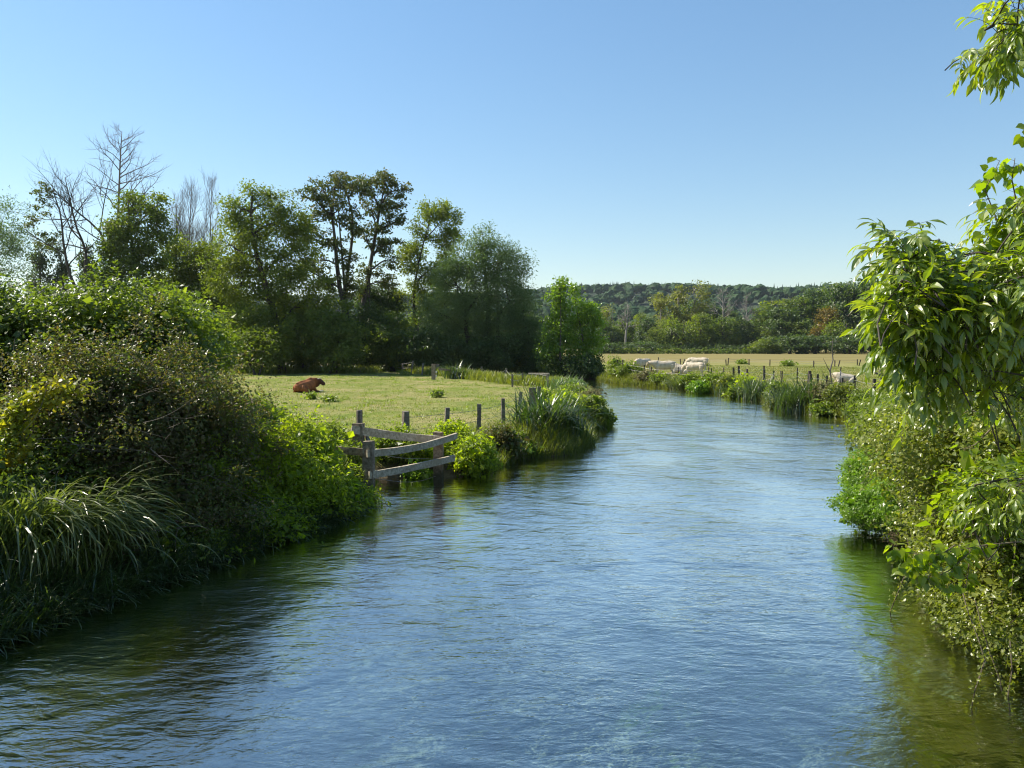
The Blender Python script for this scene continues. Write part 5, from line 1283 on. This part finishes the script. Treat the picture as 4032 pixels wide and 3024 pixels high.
def ell(mb, pts, rad, sy, seg=14):
    """tube whose section is squeezed sideways: rad vertical-ish, sy width ratio (y axis)"""
    m = MB(); m.tube(pts, rad, seg); v = m.v[0].reshape(len(pts), seg, 3)
    c = np.asarray(pts, float)[:, None]; d = v - c; d[..., 1] *= np.asarray(sy)[:, None] if np.ndim(sy) else sy
    mb.add((c + d).reshape(-1, 3), m.l[0], m.c[0])


def cow(name, label, loc, rz, hide, pose, rng, horns=True, scale=1.0, group=None):
    """local axes: +x towards the head, z up, built from a spine of rings, legs, neck and head"""
    root = tag(empty(name, loc, rz), label, 'cow', group); root.scale = (scale,) * 3
    b = MB()
    lying = pose == 'lying'
    dz = -.62 if lying else 0.0
    if lying:
        ell(b, [[-1.08, 0, .48], [-1.0, 0, .47], [-.8, 0, .46], [-.45, 0, .46], [0, 0, .50], [.35, 0, .56], [.6, 0, .60], [.80, 0, .60], [.88, 0, .58]], [.10, .27, .36, .42, .46, .48, .46, .34, .12], [1.0, 1.05, 1.08, 1.1, 1.05, .9, .78, .75, .7])
        ell(b, [[-1.0, 0, .70], [-.6, 0, .80], [0, 0, .88], [.45, 0, 1.00], [.75, 0, 1.0]], [.10, .12, .12, .16, .10], 1.0)
    else:
        ell(b, [[-1.12, 0, 1.12], [-1.05, 0, 1.12], [-.85, 0, 1.08], [-.45, 0, 1.00], [0, 0, .96], [.35, 0, .98], [.62, 0, 1.02], [.82, 0, 1.03], [.90, 0, 1.03]],
            [.10, .26, .34, .385, .41, .40, .38, .28, .1], [.95, .92, .86, .84, .84, .74, .68, .68, .68])
        ell(b, [[-1.0, 0, 1.30], [-.6, 0, 1.33], [0, 0, 1.29], [.5, 0, 1.33], [.8, 0, 1.30]], [.09, .12, .10, .12, .06], 1.0)
    if pose == 'graze': nk = [[.62, 0, 1.12], [.9, 0, 1.0], [1.12, 0, .72], [1.22, 0, .45]]; hd = [[1.20, 0, .50], [1.28, 0, .36], [1.38, 0, .16], [1.42, 0, .06]]
    elif pose == 'look': nk = [[.60, 0, 1.12], [.88, -.02, 1.18], [1.12, -.08, 1.22], [1.24, -.12, 1.24]]; hd = [[1.2, -.1, 1.28], [1.28, -.24, 1.18], [1.34, -.42, 1.02], [1.36, -.50, .95]]
    elif lying: nk = [[.50, 0, .72], [.76, -.06, .80], [.96, -.20, .86], [1.02, -.30, .88]]; hd = [[.98, -.26, .92], [1.06, -.42, .84], [1.14, -.64, .66], [1.17, -.72, .60]]
    else: nk = [[.62, 0, 1.12], [.9, 0, 1.12], [1.15, 0, 1.05], [1.28, 0, 1.0]]; hd = [[1.2, 0, 1.06], [1.34, 0, .96], [1.54, 0, .78], [1.62, 0, .70]]
    ell(b, nk, [.40, .34, .26, .20] if lying else [.34, .27, .21, .16], .78)
    if lying: ell(b, [[.72, -.05, .50], [.92, -.22, .55], [1.02, -.34, .66]], [.20, .16, .12], .6)
    ell(b, hd, [.185, .19, .155, .135] if lying else [.165, .17, .125, .10], .9, 12)
    if lying:
        for s in (-1, 1):
            ell(b, [[-.85, .30 * s, .42], [-.55, .42 * s, .30], [-.30, .50 * s, .18], [-.25, .50 * s, .12]], [.24, .26, .17, .10], .8, 10)      # folded thigh
            b.tube([[-.28, .52 * s, .14], [-.60, .56 * s, .10], [-.85, .52 * s, .08]], [.09, .065, .055], 8)
            b.tube([[.55, .20 * s, .35], [.75, .24 * s, .16], [.82, .25 * s, .10]], [.16, .11, .09], 8)
        b.tube([[.80, -.25, .10], [1.10, -.30, .075], [1.34, -.32, .06]], [.085, .06, .06], 8)
        b.tube([[.80, .25, .10], [.60, .30, .07], [.45, .30, .06]], [.08, .06, .05], 8)
    else:
        for s in (-1, 1):
            o = rng.uniform(-.08, .08)
            ell(b, [[-.86, .17 * s, 1.05], [-.84, .2 * s, .82], [-.78, .19 * s, .64], [-.88, .18 * s, .47], [-.86 + o, .18 * s, .22], [-.83 + o, .18 * s, .0]], [.27, .21, .12, .075, .055, .07], .75, 10)
            ell(b, [[.52, .17 * s, .95], [.55, .19 * s, .72], [.54, .18 * s, .44], [.55 - o, .18 * s, .2], [.57 - o, .18 * s, 0]], [.2, .14, .08, .055, .068], .8, 10)
    me = fuse(b, 'body', hide, .035)
    o = bpy.data.objects.new('body', me); C.objects.link(o); o.parent = root
    hd = np.array(hd); f = unit(hd[2] - hd[0]); side = unit(np.cross(f, [0, 0, 1.0])); up = np.cross(side, f)

    def sub(mb, nm, mat):
        q = mb.mesh(nm, M[mat], True); oo = bpy.data.objects.new(nm, q); C.objects.link(oo); oo.parent = root
    for s in (-1, 1):
        e = MB(); p = hd[0] + side * s * .12 + up * .03; t_ = p + side * s * .24 - f * .04 - np.array([0, 0, .02])
        e.leaves(p[None], (t_ - p)[None], unit(up * .6 + f * .8)[None], .25, .14, 'ovate'); e.leaves((p - f * .03)[None], (t_ - p)[None], unit(up * .6 + f * .8)[None], .25, .13, 'ovate'); sub(e, 'ear', hide)
        y = MB(); y.tube(np.array([hd[1] + side * s * .115 + up * .02 - f * .01, hd[1] + side * s * .14 + up * .025]), [.028, .02], 8); sub(y, 'eye', 'hoof')
        if horns:
            hh = MB(); p = hd[0] + side * s * .09 + up * .10; hh.tube(np.array([p, p + side * s * .10 + up * .05, p + side * s * .19 + up * .09 + f * .05, p + side * s * .22 + up * .15 + f * .11]), [.035, .030, .02, .006], 8); sub(hh, 'horn', 'horn')
    mz = MB(); mz.tube(np.array([hd[3] - f * .03, hd[3] + f * .03, hd[3] + f * .05]), [.088, .08, .04], 10); sub(mz, 'muzzle', 'darkmuzzle' if hide == 'brownhide' else 'pinknose')
    tl = MB()
    if lying: tl.tube(np.array([[-1.1, 0, .62], [-1.2, .04, .4], [-1.15, .15, .15], [-1.0, .3, .06]]), [.04, .03, .025, .04], 7)
    else: tl.tube(np.array([[-1.08, 0, 1.32], [-1.2, 0, 1.2], [-1.22, .02, .9], [-1.2, .03, .6], [-1.2, .03, .4]]), [.04, .035, .025, .05, .02], 7)
    sub(tl, 'tail', hide)
    if lying:
        lg = MB(); lg.tube(np.array([[1.12, -.30, .075], [1.34, -.32, .065], [1.46, -.32, .06]]), [.07, .068, .06], 8); sub(lg, 'foreleg', 'paleleg' if hide == 'brownhide' else hide)
        hf = MB(); hf.tube(np.array([[1.44, -.32, .055], [1.54, -.32, .045]]), [.066, .05], 8); sub(hf, 'hoof', 'hoof')
    else:
        for x, s in ((-.84, 1), (-.84, -1), (.56, 1), (.56, -1)):
            hf = MB(); hf.tube(np.array([[x, .18 * s, .07], [x + .02, .18 * s, -.01]]), [.066, .078], 8); sub(hf, 'hoof', 'hoof')
    return root


rng = R(95)
pb_ = onplane(308, 392.5, .0)
cow('brown_cow', 'russet brown cow lying in the left pasture with its head to the right', (pb_[0] - .35, pb_[1] + .9, -.08), math.radians(62), 'brownhide', 'lying', rng, True, .86)
WG = 'pale cattle on the right meadow'
for px, Y, rz, pose, sc_, lab in [(642, 84, 215, 'graze', 1.08, 'cream cow grazing at the left of the herd, rump up'), (662.5, 75, 180, 'look', 1.08, 'largest cream cow in side view turning its head to the camera'), (680, 80, 170, 'lying', 1.0, 'cream calf lying between the two larger groups'),
                                  (696.5, 88, 160, 'graze', 1.12, 'cream cow behind, with its rump and tail to the right'), (693, 74, 150, 'graze', .95, 'cream cow in front of the one showing its tail')]:
    x = px_spot(px, Y); cow('cream_cow', lab, (x, Y, ground_at(x, Y) + .0), math.radians(rz), 'whitehide', pose, rng, False, sc_, WG)
x = px_spot(844, 62); cow('cream_cow', 'cream cow lying alone at the right of the meadow behind a post', (x, 62, -.12), math.radians(176), 'whitehide', 'lying', rng, False, .80, WG)

# ------------------------------------------------------------------ air
HAZE = .00006
hz = MB(); x0, x1, y0, y1, z0, z1 = -2400, 2400, -80, 2700, -3.0, 160
v = [(x, y, z) for z in (z0, z1) for (x, y) in ((x0, y0), (x1, y0), (x1, y1), (x0, y1))]
hz.add(v, [0, 3, 2, 1, 4, 5, 6, 7, 0, 1, 5, 4, 1, 2, 6, 5, 2, 3, 7, 6, 3, 0, 4, 7], [4] * 6)
hm, nt = newmat('thin_air'); pv = nt.nodes.new('ShaderNodeVolumePrincipled'); pv.inputs['Color'].default_value = (.80, .88, 1.0, 1); pv.inputs['Density'].default_value = HAZE; pv.inputs['Anisotropy'].default_value = .3
o_ = nt.nodes.new('ShaderNodeOutputMaterial'); nt.links.new(pv.outputs[0], o_.inputs['Volume'])
if HAZE: tag(hz.build('haze', hm), kind='stuff')
